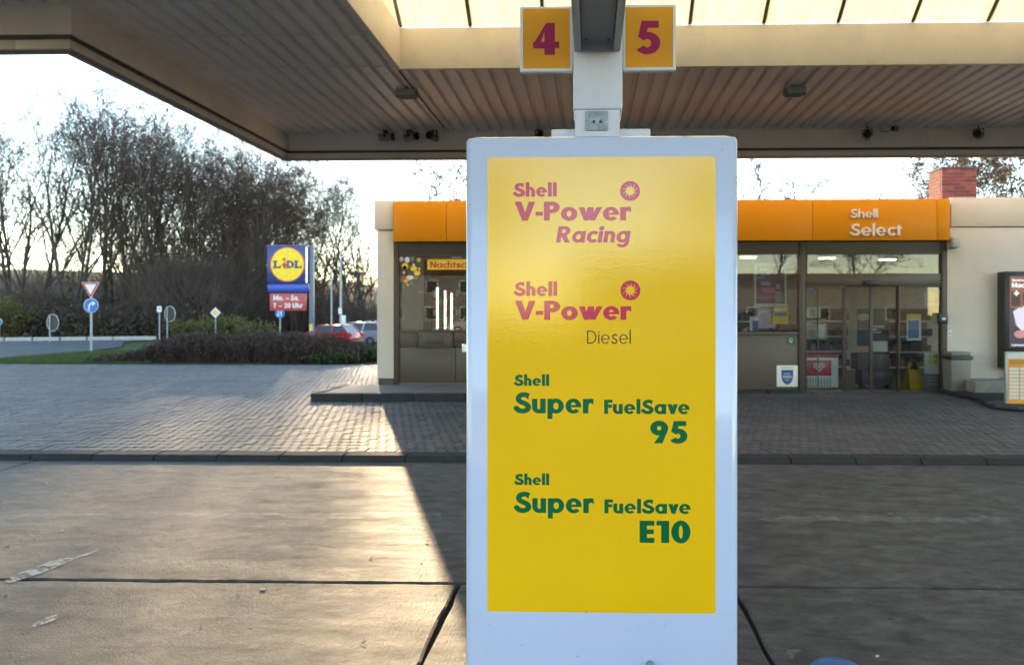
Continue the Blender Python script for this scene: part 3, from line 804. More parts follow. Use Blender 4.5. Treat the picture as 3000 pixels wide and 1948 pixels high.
def sheet(xa, xb, ya, yb, dz):
    p = prof(xa, xb); n = len(p)
    mb = MB().add([(x, ya, ZS+z+dz) for x, z in p] + [(x, yb, ZS+z+dz) for x, z in p] + [(x, ya, ZS+z+dz+0.004) for x, z in p] + [(x, yb, ZS+z+dz+0.004) for x, z in p],
        [(i, n+i, n+i+1, i+1) for i in range(n-1)] + [(2*n+i, 2*n+i+1, 3*n+i+1, 3*n+i) for i in range(n-1)] + [(i, i+1, 2*n+i+1, 2*n+i) for i in range(n-1)] + [(n+i, 3*n+i, 3*n+i+1, n+i+1) for i in range(n-1)])
    mb.build('soffit_sheet', SOFF, can)
SW = 0.215*5
LAPS = [YNEAR, 2.4, 8.57, 9.66, YF]
def run_strip(x0, x1, y0, y1, laps):
    x = XL + math.floor((x0 - XL)/SW + 1e-6)*SW
    k = 0
    while x < x1 - 0.01:
        a, b = max(x, x0), min(x+SW, x1)
        if b - a > 0.02:
            seg = [y0] + [q for q in laps if y0+0.05 < q < y1-0.05] + [y1]
            for i, (p, q) in enumerate(zip(seg, seg[1:])):
                sheet(a, b, p - (0.03 if i else 0), q, (0.0, -0.010, -0.020, -0.030)[i % 4])
        x += SW; k += 1
run_strip(XNL, XL-0.001, YNEAR, YN, [2.4])
run_strip(XL, SX0-0.06, YNEAR, YF, LAPS[1:-1])
run_strip(SX0-0.06, XR, SY1+0.06, YF, [])
run_strip(SX0-0.06, XR, YNEAR, SY0-0.06, [2.0])
run_strip(SX1+0.06, XR, SY0-0.06, SY1+0.06, [])
# roof deck above (blocks the sky)
DECK = mat('canopy roof felt', (0.10, 0.10, 0.10), 0.9)
for i, (x0, x1, y0, y1) in enumerate(((XNL, XL-.125, YNEAR, YN+.115), (XL-.115, SX0-.08, YNEAR, YF+.115), (SX0-.075, XR, SY1+.08, YF+.115), (SX0-.075, XR, YNEAR, SY0-.08), (SX1+.08, XR, SY0-.075, SY1+.075))):
    box('roof_deck', x0, x1, y0, y1, ZS+0.06, ZS+0.50, DECK, can)
# fascia: upper panels, shadow gap, lower band of short panels, outer skin
GAP = mat('shadow gap strip', (0.10, 0.085, 0.07), 0.7)
EDGE = mat('canopy edge strip', (0.34, 0.29, 0.24), 0.6)
def fascia(p0, p1, out, s=(0,)*5, e=(0,)*5, name_len=3.43, band=0.62):
    """s, e: how far panel, gap, band, edge, skin run past each end to meet the corner"""
    p0 = Vector(p0); p1 = Vector(p1); out = Vector(out); L = (p1-p0).length; d = (p1-p0)/L
    def seg(nm, a, b, o0, o1, z0, z1, m, bv=0.0):
        q0 = p0 + d*a; q1 = p0 + d*b
        pts = [q0+out*o0, q1+out*o0, q1+out*o1, q0+out*o1]
        MB().slab([(p.x, p.y) for p in pts], z0, z1).build(nm, m, can, bevel=bv)
    def many(nm, i, ln, gap_, o0, o1, z0, z1, m, bv):
        a, b = -s[i], L + e[i]; n = max(1, round((b-a)/ln))
        for k in range(n): seg(nm, a+(b-a)*k/n+gap_*(k > 0), a+(b-a)*(k+1)/n-gap_*(k < n-1), o0, o1, z0, z1, m, bv)
    many('fascia_panel', 0, name_len, .003, 0.0, 0.03, 4.475, ZS+0.05, CREAM, 0.004)
    seg('fascia_gap', -s[1], L+e[1], 0.032, 0.05, 4.44, ZS+.04, GAP)
    many('fascia_band', 2, band, .0025, 0.055, 0.085, 4.335, 4.470, CREAM, 0.003)
    seg('fascia_edge', -s[3], L+e[3], 0.03, 0.115, 4.318, 4.334, EDGE)
    seg('fascia_skin', -s[4], L+e[4], 0.116, 0.150, 4.312, 5.45, CREAM, 0.006)
fascia((XL, YF, 0), (XR, YF, 0), (0, 1, 0), s=(0, .05, .085, .115, .150))
fascia((XL, YN, 0), (XL, YF, 0), (-1, 0, 0), s=(-.031, -.052, -.0865, -.116, -.116), e=(-.001, .031, .0545, .029, .1155))
fascia((XNL, YN, 0), (XL, YN, 0), (0, 1, 0), e=(0, -.032, -.055, -.03, -.1505))
fascia((XNL, YNEAR, 0), (XR, YNEAR, 0), (0, -1, 0))
fascia((XR, YNEAR+.01, 0), (XR, YF-.01, 0), (1, 0, 0))
# skylight upstand, bars and translucent panes
ZU = 5.30
up = MB()
for nm, x0, x1, y0, y1 in (('a', SX0-.06, SX1+.06, SY1, SY1+.06), ('b', SX0-.06, SX0, SY0, SY1), ('c', SX0-.06, SX1+.06, SY0-.06, SY0), ('d', SX1, SX1+.06, SY0, SY1)):
    box('skylight_upstand', x0, x1, y0, y1, ZS-0.035, ZU, CREAM, can, bevel=0.006)
PANE = mat_translucent('skylight sheet', (0.95, 0.88, 0.70), tw=.7)
YR = (SY0+SY1)/2; ZR = ZU + (SY1-YR)*0.75
bars = [SX0] + [ax(px_*DS, SY1) for px_ in (1091, 1250, 1421)]
bars = [SX0, -1.56] ; x = -1.56
while x + .945 < SX1: x += .945; bars.append(x)
bars.append(SX1)
for x in bars:
    for ys, s in ((SY1, 1), (SY0, -1)):
        MB().add([(x-.022, ys, ZU), (x+.022, ys, ZU), (x+.022, YR, ZR), (x-.022, YR, ZR), (x-.022, ys, ZU+.05), (x+.022, ys, ZU+.05), (x+.022, YR, ZR+.05), (x-.022, YR, ZR+.05)],
                 [(0,1,2,3),(4,7,6,5),(0,4,5,1),(1,5,6,2),(2,6,7,3),(3,7,4,0)]).build('glazing_bar', mat('glazing bar', (0.16, 0.145, 0.12), 0.5), can)
for a, b in zip(bars, bars[1:]):
    for ys in (SY1, SY0):
        v_ = [(a+.024, ys, ZU+.004), (b-.024, ys, ZU+.004), (b-.024, YR, ZR+.004), (a+.024, YR, ZR+.004)]
        v_ += [(x, y, z+.012) for x, y, z in v_]
        MB().add(v_, [(0,1,2,3),(4,7,6,5),(0,4,5,1),(1,5,6,2),(2,6,7,3),(3,7,4,0)]).build('skylight_pane', PANE, can)
for x in (SX0-.03, SX1+.03):
    MB().add([(x-.006, SY0, ZU+.003), (x-.006, SY1, ZU+.003), (x-.006, YR, ZR), (x+.006, SY0, ZU+.003), (x+.006, SY1, ZU+.003), (x+.006, YR, ZR)], [(0,1,2),(5,4,3),(0,3,4,1),(1,4,5,2),(2,5,3,0)]).build('gable_pane', PANE, can)
box('ridge_bar', SX0, SX1, YR-.03, YR+.03, ZR+.066, ZR+.12, GREYM, can)

# column with sleeve, joint plate and overhead arm (part of the canopy frame)
YC = 3.16
cx0, cx1 = ax(1679, YC), ax(1824, YC)
zsl = az(321, YC)
col = MB().box(cx0, cx1, YC, YC+.24, zsl, ZS+.05).build('column_sleeve', COLW, can, bevel=0.012)
ci0, ci1 = ax(1684, YC+.012), ax(1816, YC+.012)
MB().box(ci0, ci1, YC+.012, YC+.228, 0.0, zsl+.1).build('column', COLW, can, bevel=0.008)
pl = box('joint_plate', ax(1715, YC), ax(1781, YC), YC+.004, YC+.02, az(382, YC), az(322, YC)-.004, ZINC, can, bevel=0.002)
for px_ in (1739.5, 1760):
    p = at(px_, 356.5, YC)
    MB().tube((p.x, YC+.0035, p.z), (p.x, YC-.0005, p.z), .006, n=12).build('bolt_hole', BLK, pl)
box('cross_bar', ax(1618, YC+.14), ax(1902, YC+.14), YC+.07, YC+.17, 2.10, az(378.5, YC+.07), COLW, can, bevel=0.004)
ya0, ya1 = 0.9, YC-.004
A = at(1682.5, 153, YC); B = at(1817, 153, YC)
fl = at(1703, 140, YC).x; fr_ = at(1797, 140, YC).x
zb = A.z; zt = zb + .20
arm = MB().box(A.x, B.x, ya0, ya1, zb+.05, zt).build('overhead_arm', GREYL, can, bevel=0.004)
for a, b in ((A.x-.0005, fl), (fr_, B.x+.0005)):
    box('arm_flange', a, b, ya0, ya1-.001, zb, zb+.0495, GREYL, arm, bevel=0.003)
pn = box('arm_underside', fl+.001, fr_-.001, ya0+.002, ya1-.05, zb+.022, zb+.049, GREYM, arm, bevel=0.003)
for px_ in (1717, 1782):
    p = at(px_, 128, YC-.07)
    MB().tube((p.x, YC-.085, zb+.0225), (p.x, YC-.085, zb+.0185), .0045, n=10).build('arm_screw', BLK, pn)

# ---- pump number boards
def number_board(dg, o0, o1, y0, y1, i0, i1, j0, j1, d0, d1, e0, e1, label):
    Yn = YC + .03
    t = thing('pump_number_sign', label, 'number sign', (ax((o0+o1)/2, Yn), Yn, az(y1, Yn)), 'pump number signs on the column')
    box('board', ax(o0, Yn), ax(o1, Yn), Yn, Yn+.035, az(y1, Yn), az(y0, Yn), WHT, t, bevel=0.007)
    p = box('face_panel', ax(i0, Yn), ax(i1, Yn), Yn-.002, Yn+.001, az(j1, Yn), az(j0, Yn), YEL2, t)
    word('digit', dg, d0, d1, e0, e1, Yn-.0032, MAG2, p, w=.235)
number_board('4', 1523, 1678, 17, 210, 1531.6, 1669.6, 25, 200, 1561.6, 1638.5, 68.6, 162, 'orange pump number sign reading 4, left of the column')
number_board('5', 1825, 1981, 15, 208.5, 1832.5, 1972, 24, 199, 1865.6, 1934.5, 62, 159, 'orange pump number sign reading 5, right of the column')

# ---- soffit lights and cameras
LAMPG = mat('lamp housing', (0.42, 0.40, 0.38), 0.45); LENS = mat('lamp diffuser off', (0.55, 0.55, 0.53), 0.25)
for px_, py_, lab in ((1193, 284, 'square soffit lamp left of the column'), (2327, 278, 'square soffit lamp right of the column above the shop window')):
    d = ray(px_, py_); t_ = (4.70-H)/d[2]; p = Vector((d[0]*t_, d[1]*t_, 4.70))
    t = thing('soffit_lamp', lab, 'ceiling lamp', p, 'lamps under the canopy')
    box('housing', p.x-.13, p.x+.13, p.y-.13, p.y+.13, p.z+.01, ZS-.022, LAMPG, t, bevel=0.01)
    box('bracket', p.x-.15, p.x-.135, p.y-.05, p.y+.05, p.z-.01, ZS-.02, GREYM, t)
    box('bracket', p.x+.135, p.x+.15, p.y-.05, p.y+.05, p.z-.01, ZS-.02, GREYM, t)
    df = box('diffuser', p.x-.11, p.x+.11, p.y-.11, p.y+.11, p.z-.004, p.z+.009, LENS, t)
    for k in range(3): box('grille_bar', p.x-.12, p.x+.12, p.y-.07+k*.07, p.y-.062+k*.07, p.z-.014, p.z-.005, GREYM, df)
CAMG = mat('camera housing', (0.30, 0.27, 0.25), 0.45)
for px_, py_, yaw, sc_, lab in (
    (1131, 402, 1.45, 1.0, 'leftmost spotlight on the far fascia, turned sideways to the left'),
    (1203, 402, 1.1, 1.0, 'middle of the three left spotlights on the far fascia'),
    (1268, 402, -.3, 1.0, 'third left spotlight on the far fascia, facing the pump'),
    (1579, 396, .3, .8, 'slim camera on the far fascia just above the pump cabinet'),
    (2541, 398, -.35, 1.0, 'camera on the far fascia right of the pump, pointing at the forecourt'),
    (2622, 380, -.9, .55, 'smallest camera on the far fascia, with a hanging cable'),
    (2866, 396, -.55, 1.0, 'rightmost camera on the far fascia above the brick chimney')):
    Yc = 12.95; p = at(px_, py_, Yc)
    t = thing('soffit_camera', lab, 'camera', (p.x, p.y, p.z), 'cameras and spots below the canopy', yaw)
    ORG[t] = Vector((0, 0, 0)); s = sc_
    r = .062*s
    MB().tube((0, 0, .0), (0, 0, ZS-.02-p.z), .014*s, n=8).build('stem', BLKP, t)
    MB().tube((0, -.11*s, 0), (0, .12*s, 0), r, n=16).build('body', CAMG, t, smooth=True)
    MB().tube((0, -.135*s, 0), (0, -.112*s, 0), r*1.1, n=16).build('hood', BLKP, t, smooth=True)
    MB().tube((0, -.1365*s, 0), (0, -.1355*s, 0), r*.8, n=16).build('lens', mat('camera lens', (0.01, 0.01, 0.012), 0.08), t)
    MB().box(-r*1.35, -r*1.15, -.02, .02, -.02, r*1.5).box(r*1.15, r*1.35, -.02, .02, -.02, r*1.5).box(-r*1.35, r*1.35, -.0195, .0195, r*1.5, r*1.7).build('yoke', BLKP, t)
    if s == .55:
        q = [(-.30, .0, .10), (-.24, 0, .01), (-.14, 0, -.015), (-.06, 0, .02), (0, 0, .06)]
        mb = MB()
        for a, b in zip(q, q[1:]): mb.tube(a, b, .006, n=6)
        mb.build('cable', BLKP, t)

# ================================================================== THE FUEL PUMP
YP = 3.0
PB0, PB1 = ax(1363, YP), ax(2164, YP)
zt = az(397, YP)
pump = thing('fuel_pump', 'white fuel pump cabinet with a large yellow fuel name panel', 'fuel pump', ((PB0+PB1)/2, YP+.2, 0.0))
# front cover: slightly bowed with rounded upright edges
mb = MB(); n = 28; bx = (PB1-PB0)/2; cxp = (PB0+PB1)/2
prof_ = []
for k in range(n+1):
    a = k/n; x = PB0 + (PB1-PB0)*a
    e = min(a, 1-a) * (PB1-PB0); r = .030
    y = YP + (r - math.sqrt(max(0, r*r - (r-e)**2)) if e < r else 0)
    prof_.append((x, y))
prof_ = [(PB0, YP+.10)] + [(PB0 + .030*(1-math.cos(t)), YP + .030*(1-math.sin(t))) for t in np.linspace(0, math.pi/2, 8)] + [(PB1 - .030*(1-math.sin(t)), YP + .030*(1-math.cos(t))) for t in np.linspace(0, math.pi/2, 8)] + [(PB1, YP+.10)]
m_ = len(prof_)
zz = [0.16, zt-.02, zt-.007, zt]; ins = [0, 0, .006, .022]
for z_, i_ in zip(zz, ins):
    mb.v += [(x + (i_ if x < cxp-.2 else -i_ if x > cxp+.2 else 0), y + (i_ if y < YP+.09 else 0), z_) for x, y in prof_]
for r_i in range(3): mb.f += [(r_i*m_+i, r_i*m_+i+1, (r_i+1)*m_+i+1, (r_i+1)*m_+i) for i in range(m_-1)]
mb.f.append(tuple(range(3*m_, 4*m_)))
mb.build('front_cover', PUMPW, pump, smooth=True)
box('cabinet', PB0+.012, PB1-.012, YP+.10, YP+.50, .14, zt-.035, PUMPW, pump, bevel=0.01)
box('plinth', PB0+.03, PB1-.03, YP+.04, YP+.49, 0.004, .158, GREYM, pump, bevel=0.006)
box('side_seam', PB0-.004, PB0+.010, YP+.104, YP+.118, .2, zt-.06, WHT, pump)
# printed panel with clipped corners
y0, y1, x0, x1 = az(1793, YP), az(461, YP), ax(1428, YP), ax(2096.5, YP)
r = .014; pts = []
for cx_, cz_, a0 in ((x1-r, y0+r, -90), (x1-r, y1-r, 0), (x0+r, y1-r, 90), (x0+r, y0+r, 180)):
    for k in range(6): t = math.radians(a0 + 18*k); pts.append((cx_+r*math.cos(t), cz_+r*math.sin(t)))
panel = MB().prism(pts, YP-.0012, YP+.0008).build('name_panel', YEL, pump)
YT = YP - .0018
def star_emblem(px_, py_):
    p = at(px_, py_, YT); R = 29.0/F*YT
    e = MB().prism([(p.x+R*math.cos(t), p.z+R*math.sin(t)) for t in np.linspace(0, 2*math.pi, 40, endpoint=False)], YT, YT+.0004).build('emblem_disc', MAG, panel)
    n_ = 10; pts_ = []
    for k in range(n_):
        t0 = 2*math.pi*k/n_ + .20
        pts_.append((R*.86*math.cos(t0+.18), R*.86*math.sin(t0+.18)))
        pts_.append((R*.37*math.cos(t0-.06), R*.37*math.sin(t0-.06)))
    flat([[pts_]], lambda x, z, d: (p.x+x, YT-.0006, p.z+z)).build('emblem_star', YEL, panel)
W_ = .205
word('lettering', 'Shell', 1505, 1631, 537, 577, YT, MAG, panel, w=.24)
word('lettering', 'V-Power', 1508, 1846, 591, 647, YT, MAG, panel, w=.245, track=.05)
word('lettering', 'Racing', 1629, 1849, 663, 711, YT, MAG, panel, w=.225, shear=.16)
star_emblem(1846, 560)
word('lettering', 'Shell', 1507, 1632, 827, 867, YT, MAG, panel, w=.24)
word('lettering', 'V-Power', 1509, 1847, 881, 937, YT, MAG, panel, w=.245, track=.05)
word('lettering', 'Diesel', 1720, 1848, 968, 1007, YT, BLK, panel, w=.10, track=.14)
star_emblem(1847, 851)
word('lettering', 'Shell', 1507, 1609, 1098, 1130, YT, GRN, panel, w=.25)
word('lettering', 'Super', 1507, 1735, 1150, 1210, YT, GRN, panel, w=.235)
word('lettering', 'FuelSave', 1770, 2020, 1171, 1212, YT, GRN, panel, w=.235)
word('lettering', '95', 1905, 2014, 1233, 1298, YT, GRN, panel, w=.25)
word('lettering', 'Shell', 1508, 1609, 1388, 1420, YT, GRN, panel, w=.25)
word('lettering', 'Super', 1508, 1736, 1441, 1501, YT, GRN, panel, w=.235)
word('lettering', 'FuelSave', 1771, 2023, 1463, 1503, YT, GRN, panel, w=.235)
word('lettering', 'E10', 1874, 2023, 1525, 1589, YT, GRN, panel, w=.25)
# chips, lock, side hook
for px_, py_, s_ in ((2042, 464, .0022), (1717, 1791, .003), (1692, 1922, .0025), (1948, 1832, .002), (2116, 440, .0018), (2157, 520, .002), (1434, 1829, .0017), (1529, 1889, .002), (1700, 855, .0012), (1716, 1428, .0014), (1818, 1584, .0016)):
    p = at(px_, py_, YP-.002)
    MB().tube((p.x, YP+.001, p.z), (p.x+.001, YP-.0022, p.z), s_, s_*.6, n=7).build('paint_chip', BLK, pump)
p = at(1905, 1944, YP); 
MB().tube((p.x, YP+.01, p.z), (p.x, YP-.022, p.z), .016, n=20).build('lock_barrel', ZINC, pump, smooth=True)
MB().tube(at(1362, 1009, YP+.25), at(1362, 1031, YP+.25), .013, .013, n=12).build('nozzle_hook', WHT, pump, bevel=.006)
# rear face: display, nozzles and hoses on the far side
box('rear_display', cxp-.32, cxp+.32, YP+.50, YP+.515, 1.45, 1.85, BLKP, pump, bevel=.004)
for k in range(3):
    x = cxp - .3 + k*.3
    nz = box('nozzle_holder', x-.07, x+.07, YP+.50, YP+.56, .85, 1.2, GREYM, pump, bevel=.01)
# short blue post with a domed cap, cut by the bottom of the frame
YBk = 2.36; zc_ = 1.6 - 1012*YBk/F - .008; xb_ = ax(2452, YBk)
bk = thing('blue_post', 'short blue post with shiny domed cap right of the pump', 'post', (xb_, YBk, 0))
BLUEP = mat('blue enamel', (0.015, 0.10, 0.30), 0.38, var=0.1, spec=.3)
MB().lathe([(.001, .003), (.12, .003), (.12, .012), (.082, .016), (.080, zc_-.05)], (xb_, YBk, 0), 36).build('post_tube', BLUEP, bk, smooth=True)
MB().lathe([(.084, zc_-.055), (.087, zc_-.04), (.085, zc_-.024), (.072, zc_-.008), (.045, zc_+.004), (.0005, zc_+.009)], (xb_, YBk, 0), 36).build('post_cap', BLUEP, bk, smooth=True)
MB().lathe([(.0875, zc_-.042), (.0895, zc_-.036), (.0875, zc_-.029)], (xb_, YBk, 0), 36).build('cap_highlight', mat('painted cap highlight', (0.45, 0.5, 0.55), 0.25), bk, smooth=True)  # pale ring paints in the white highlight along the cap edge

# ================================================================== THE SHOP
shop = thing('shop_building', 'low white station shop with orange fascia and brown glazed front', 'shop', (1.5, YB+3, 0))
def DX(x, Y=YB): return ax(x*DS, Y)
def DZ(y, Y=YB): return az(y*DS, Y)
def rb(name, x0, x1, y0, y1, Yf, th, m, parent, bevel=0.0):
    """box given by enlarged-view extents on the upright plane Yf, th deep"""
    return box(name, DX(x0, Yf), DX(x1, Yf), Yf, Yf+th, DZ(y1, Yf), DZ(y0, Yf), m, parent, bevel)
ZRF = DZ(464); YBK = 20.5; XR_ = 13.0
xw0, xw1 = DX(876), DX(914)              # left pier
# roof, rear and side walls
box('roof_slab', DX(870)+.06, XR_, YB+.21, YBK, ZRF-.30, ZRF-.06, mat('roof felt', (0.08, 0.08, 0.08), 0.9), shop)
box('wall', xw0, xw0+.22, YB+.301, YBK-.25, 0.0, ZRF-.31, WALLW, shop)
box('wall', xw0, XR_, YBK-.245, YBK, 0.0, ZRF-.31, WALLW, shop)
box('pier', xw0, xw1, YB, YB+.30, DZ(880), DZ(534.5), WALLW, shop, bevel=0.008)
box('pier_plinth', xw0+.02, xw1-.001, YB+.012, YB+.30, 0.0, DZ(880)-.002, PLINTH, shop)
box('parapet', DX(869.5), xw1, YB-.03, YB+.20, DZ(533), ZRF, WALLW, shop, bevel=0.008)
box('parapet', DX(869.5), DX(869.5)+.2, YB+.21, YBK, DZ(533), ZRF-.002, WALLW, shop)
xr0 = DX(2201)
box('wall', xr0, XR_, YB, YB+.28, DZ(893), DZ(531.5), WALLW, shop, bevel=0.008)
box('parapet', DX(2208)+.004, XR_, YB-.02, YB+.20, DZ(529.5), ZRF+.012, WALLW, shop, bevel=0.008)
box('wall_plinth', xr0+.004, XR_, YB+.010, YB+.27, 0.0, DZ(893)-.002, PLINTH, shop)
box('downpipe', xw0-.07, xw0-.012, YB+.6, YB+.66, .3, 2.55, WHT, shop, bevel=.015)
# orange fascia panels
fx = [913, 1037, 1321, 1605, 1888, 2177, 2208]
for a, b in zip(fx, fx[1:]):
    box('fascia_panel', DX(a, YB-.14)+.004, DX(b, YB-.14)-.004, YB-.14, YB-.09, DZ(560, YB-.14), DZ(465, YB-.14), ORANGE, shop, bevel=0.004)
box('fascia_frame', DX(913, YB-.14)+.03, DX(2208, YB-.14)-.03, YB-.088, YB+.20, DZ(556), ZRF-.03, mat('fascia back', (0.3, 0.14, 0.01), 0.6), shop)
YL = YB - .14 - .035
word('sign_lettering', 'Shell', 2492, 2572, 613.5, 638, YL, LETW, shop, w=.17, depth=.034)
word('sign_lettering', 'Select', 2492, 2641.5, 656, 690.5, YL, LETW, shop, w=.17, depth=.034)
# left bay: frame, shutter box, glass, panel with hatch
YW = YB + .06
def bay(x0, x1, ytop, ybot, glass, lower, posts, hatch=None):
    rb('shutter_box', x0, x1, 562, 589, YW-.02, .22, BROWND, shop)
    for k in range(5): rb('shutter_slat', x0+1, x1-1, 564+k*4.6, 567.6+k*4.6, YW-.028, .007, BROWND, shop)
rb('frame_post', 914.2, 926, 562, 905, YW-.03, .16, BROWN, shop, .004)
bay(926.5, 1330, 562, 905, None, None, None)
wn1 = rb('window_frame', 926.5, 1330, 589.2, 594, YW, .08, BROWN, shop, .004)
rb('window_pane', 926.5, 1330, 594.2, 767, YW+.03, .012, GLASS, wn1)
rb('window_sill', 926.5, 1330, 767.2, 772, YW-.02, .12, BROWN, wn1, .004)
for a, b in ((926.5, 1058), (1059.2, 1195), (1196.2, 1330)):
    rb('lower_panel', a, b, 808, 889, YW, .05, BROWN2, shop, .004)
rb('lower_rail', 926.5, 1330, 889.4, 905, YW-.006, .06, BROWN, shop, .004)
for a, b in ((926.5, 971), (1052, 1195), (1196.2, 1330)):
    rb('upper_panel', a, b, 772.4, 806, YW, .05, BROWN2, shop, .004)
h = rb('night_hatch', 972, 1051, 772.4, 807.6, YW-.05, .1, BROWN2, shop, .006)
rb('hatch_flap', 988, 1030, 778, 801, YW-.058, .0078, BROWN, h, .003)
rb('hatch_knob', 973.5, 979, 777, 783, YW-.062, .0115, BROWND, h, .003)
rb('socket_plate', 1060, 1078, 777, 795, YW-.012, .0118, BROWN, shop, .003)
# blind board behind the glass, its stickers, and the night counter banner
rb('blind_board', 927, 984, 594, 766, YW+.075, .02, mat('grey blind board', (0.30, 0.29, 0.275), 0.6), shop)
bl = rb('counter_banner', 993, 1160, 602, 626, YW+.02, .006, mat('banner yellow', (0.80, 0.55, 0.02), 0.5), shop)
word('lettering', 'Nachtschalter', 1261, 1440, 766, 785, YW+.0185, mat('banner red', (0.45, 0.02, 0.05), 0.5), bl, w=.2)
rs = random.Random(3)
STK = [mat('sticker %d' % i, c, 0.5) for i, c in enumerate([(0.75, 0.75, 0.75), (0.8, 0.6, 0.05), (0.7, 0.5, 0.15), (0.6, 0.08, 0.08), (0.25, 0.25, 0.27), (0.8, 0.4, 0.1)])]
for x, y, rx, ry, k in ((932, 602, 5, 6, 0), (946, 604, 6, 7, 0), (958, 602, 5, 5, 4), (973, 604, 5, 5, 2), (941, 619, 8, 8, 1), (940, 622, 5, 5, 0), (961, 624, 8, 6, 1), (969, 635, 8, 6, 1), (950, 618, 3, 3, 3), (974, 625, 3, 4, 5), (961, 616, 3, 3, 0), (938, 633, 3, 3, 0), (936, 644, 6, 3.5, 3), (952, 645, 9, 5, 0), (966, 645, 6, 5, 4), (946, 653, 9, 5, 5), (953, 657, 8, 4, 4), (948, 661, 4, 3, 1), (975, 679, 3, 3, 4), (981, 679, 3, 3, 4)):
    p = at(x*DS, y*DS, YW+.02); sx_ = rx*DS/F*YW; sz_ = ry*DS/F*YW
    MB().prism([(p.x+sx_*math.cos(t), p.z+sz_*math.sin(t)) for t in np.linspace(0, 2*math.pi, 14, endpoint=False)], YW+.0215, YW+.0255).build('window_sticker', STK[k], shop)
rb('notice_strip', 1050, 1072, 596, 600.5, YW+.022, .004, STK[4], shop)
# right bay with window, then the entrance
bay(1500, 1856, 562, 912, None, None, None)
w2 = rb('window_frame', 1500, 1856, 589.2, 592, YW, .08, BROWN, shop, .003)
rb('window_pane', 1500, 1854, 592.2, 771, YW+.03, .012, GLASS, w2)
rb('window_sill', 1500, 1856, 771.2, 778, YW-.02, .12, BROWN, w2, .004)
rb('lower_panel', 1500, 1856, 778.4, 905, YW, .05, BROWN2, shop, .004)
rb('lower_rail', 1500, 1856, 905.3, 913.6, YW-.006, .06, BROWN, shop, .004)
rb('frame_post', 1857, 1871, 562, 913.6, YW-.04, .16, BROWN, shop, .004)
bay(1871.6, 2188, 562, 589, None, None, None)
tf = rb('transom_frame', 1871.6, 2188, 588.8, 592.5, YW, .09, BROWN, shop, .003)
rb('transom_pane', 1876, 2184.5, 592.7, 636.6, YW+.03, .012, GLASS, tf)
for a, b in ((1871.6, 1875.8), (2184.7, 2188)): rb('transom_side', a, b, 592.7, 636.6, YW, .09, BROWN, tf)
bm_ = rb('door_header', 1871.6, 2188, 636.8, 664.5, YW-.02, .14, BROWN, shop, .004)
rb('door_sensor', 2010, 2045, 652.5, 664, YW-.08, .058, BLKP, bm_, .012)
rb('frame_post', 2188.4, 2200, 562, 913.6, YW-.04, .16, BROWN, shop, .004)
def leaf(nm, x0, x1, y0, y1, Yl, fw, parent=shop, foot=8):
    d_ = rb(nm, x0, x0+fw, y0, y1, Yl, .05, BROWN, parent, .003)
    rb('stile', x1-fw, x1, y0, y1, Yl, .05, BROWN, d_, .003)
    rb('rail', x0+fw+.05, x1-fw-.05, y0, y0+3.5, Yl+.001, .048, BROWN, d_)
    rb('rail', x0+fw+.05, x1-fw-.05, y1-foot, y1, Yl+.001, .048, BROWN, d_)
    rb('pane', x0+fw+.05, x1-fw-.05, y0+3.5, y1-foot, Yl+.02, .012, GLASS, d_)
    return d_
sl = leaf('side_light', 1871.8, 1961, 665, 913.6, YW, 2.2, foot=9)
rb('stile', 1899, 1901.5, 671, 904, YW-.012, .010, BROWND, sl)
dl = leaf('door_leaf', 1962, 2024.0, 665, 912.5, YW+.07, 3.2)
dr = leaf('door_leaf', 2024.6, 2087, 665, 912.5, YW+.07, 3.2)
leaf('side_light', 2088, 2188, 665, 913.6, YW, 2.4, foot=9)
rb('threshold', 1962, 2087, 912.8, 917, YW-.05, .3, ZINC, shop)
# things fixed to the front
gs = rb('approval_sticker', 1829, 1846, 781, 799, YW-.006, .0055, mat('dark green sticker', (0.01, 0.09, 0.06), 0.4), shop)
p = at(1837.5*DS, 790*DS, YW-.007); s_ = 5.5*DS/F*YW
shape('sticker_mark', U(ring(0, .1, .7, .75, .2), rect(-.5, .5, -1, -.75)), (-1, 1, -1.1, 1), onwall(p.x, p.z, YW-.0075, s_), WHT, gs)
sb = rb('shield_sign', 1804.5, 1853.5, 848, 897, YW-.012, .0115, WHT, shop, .004)
p = at(1829*DS, 874*DS, YW-.013); s_ = 19*DS/F*YW
sh = shape('shield', I(rect(-.72, .72, -1.2, .78), U(rect(-2, 2, 0, 2), ell(0, .15, .72, 1.15)), cut(rect(-2, 2, -2, 2), conv((-.8, .78), (0, .98), (.8, .78), (.8, 2), (-.8, 2)))), (-1, 1, -1.2, 1.1), onwall(p.x, p.z, YW-.0135, s_), mat('shield blue', (0.012, 0.06, 0.26), 0.4), sb)
for dz_, hw in ((.30, .45), (.02, .62), (-.14, .6), (-.45, .3)):
    box('shield_line', p.x-hw*s_, p.x+hw*s_, YW-.0148, YW-.0138, p.z+(dz_-.03)*s_, p.z+(dz_+.03)*s_, WHT, sh)
rb('shield_caption', 1815, 1843, 852.5, 854.5, YW-.0132, .001, STK[4], sb)
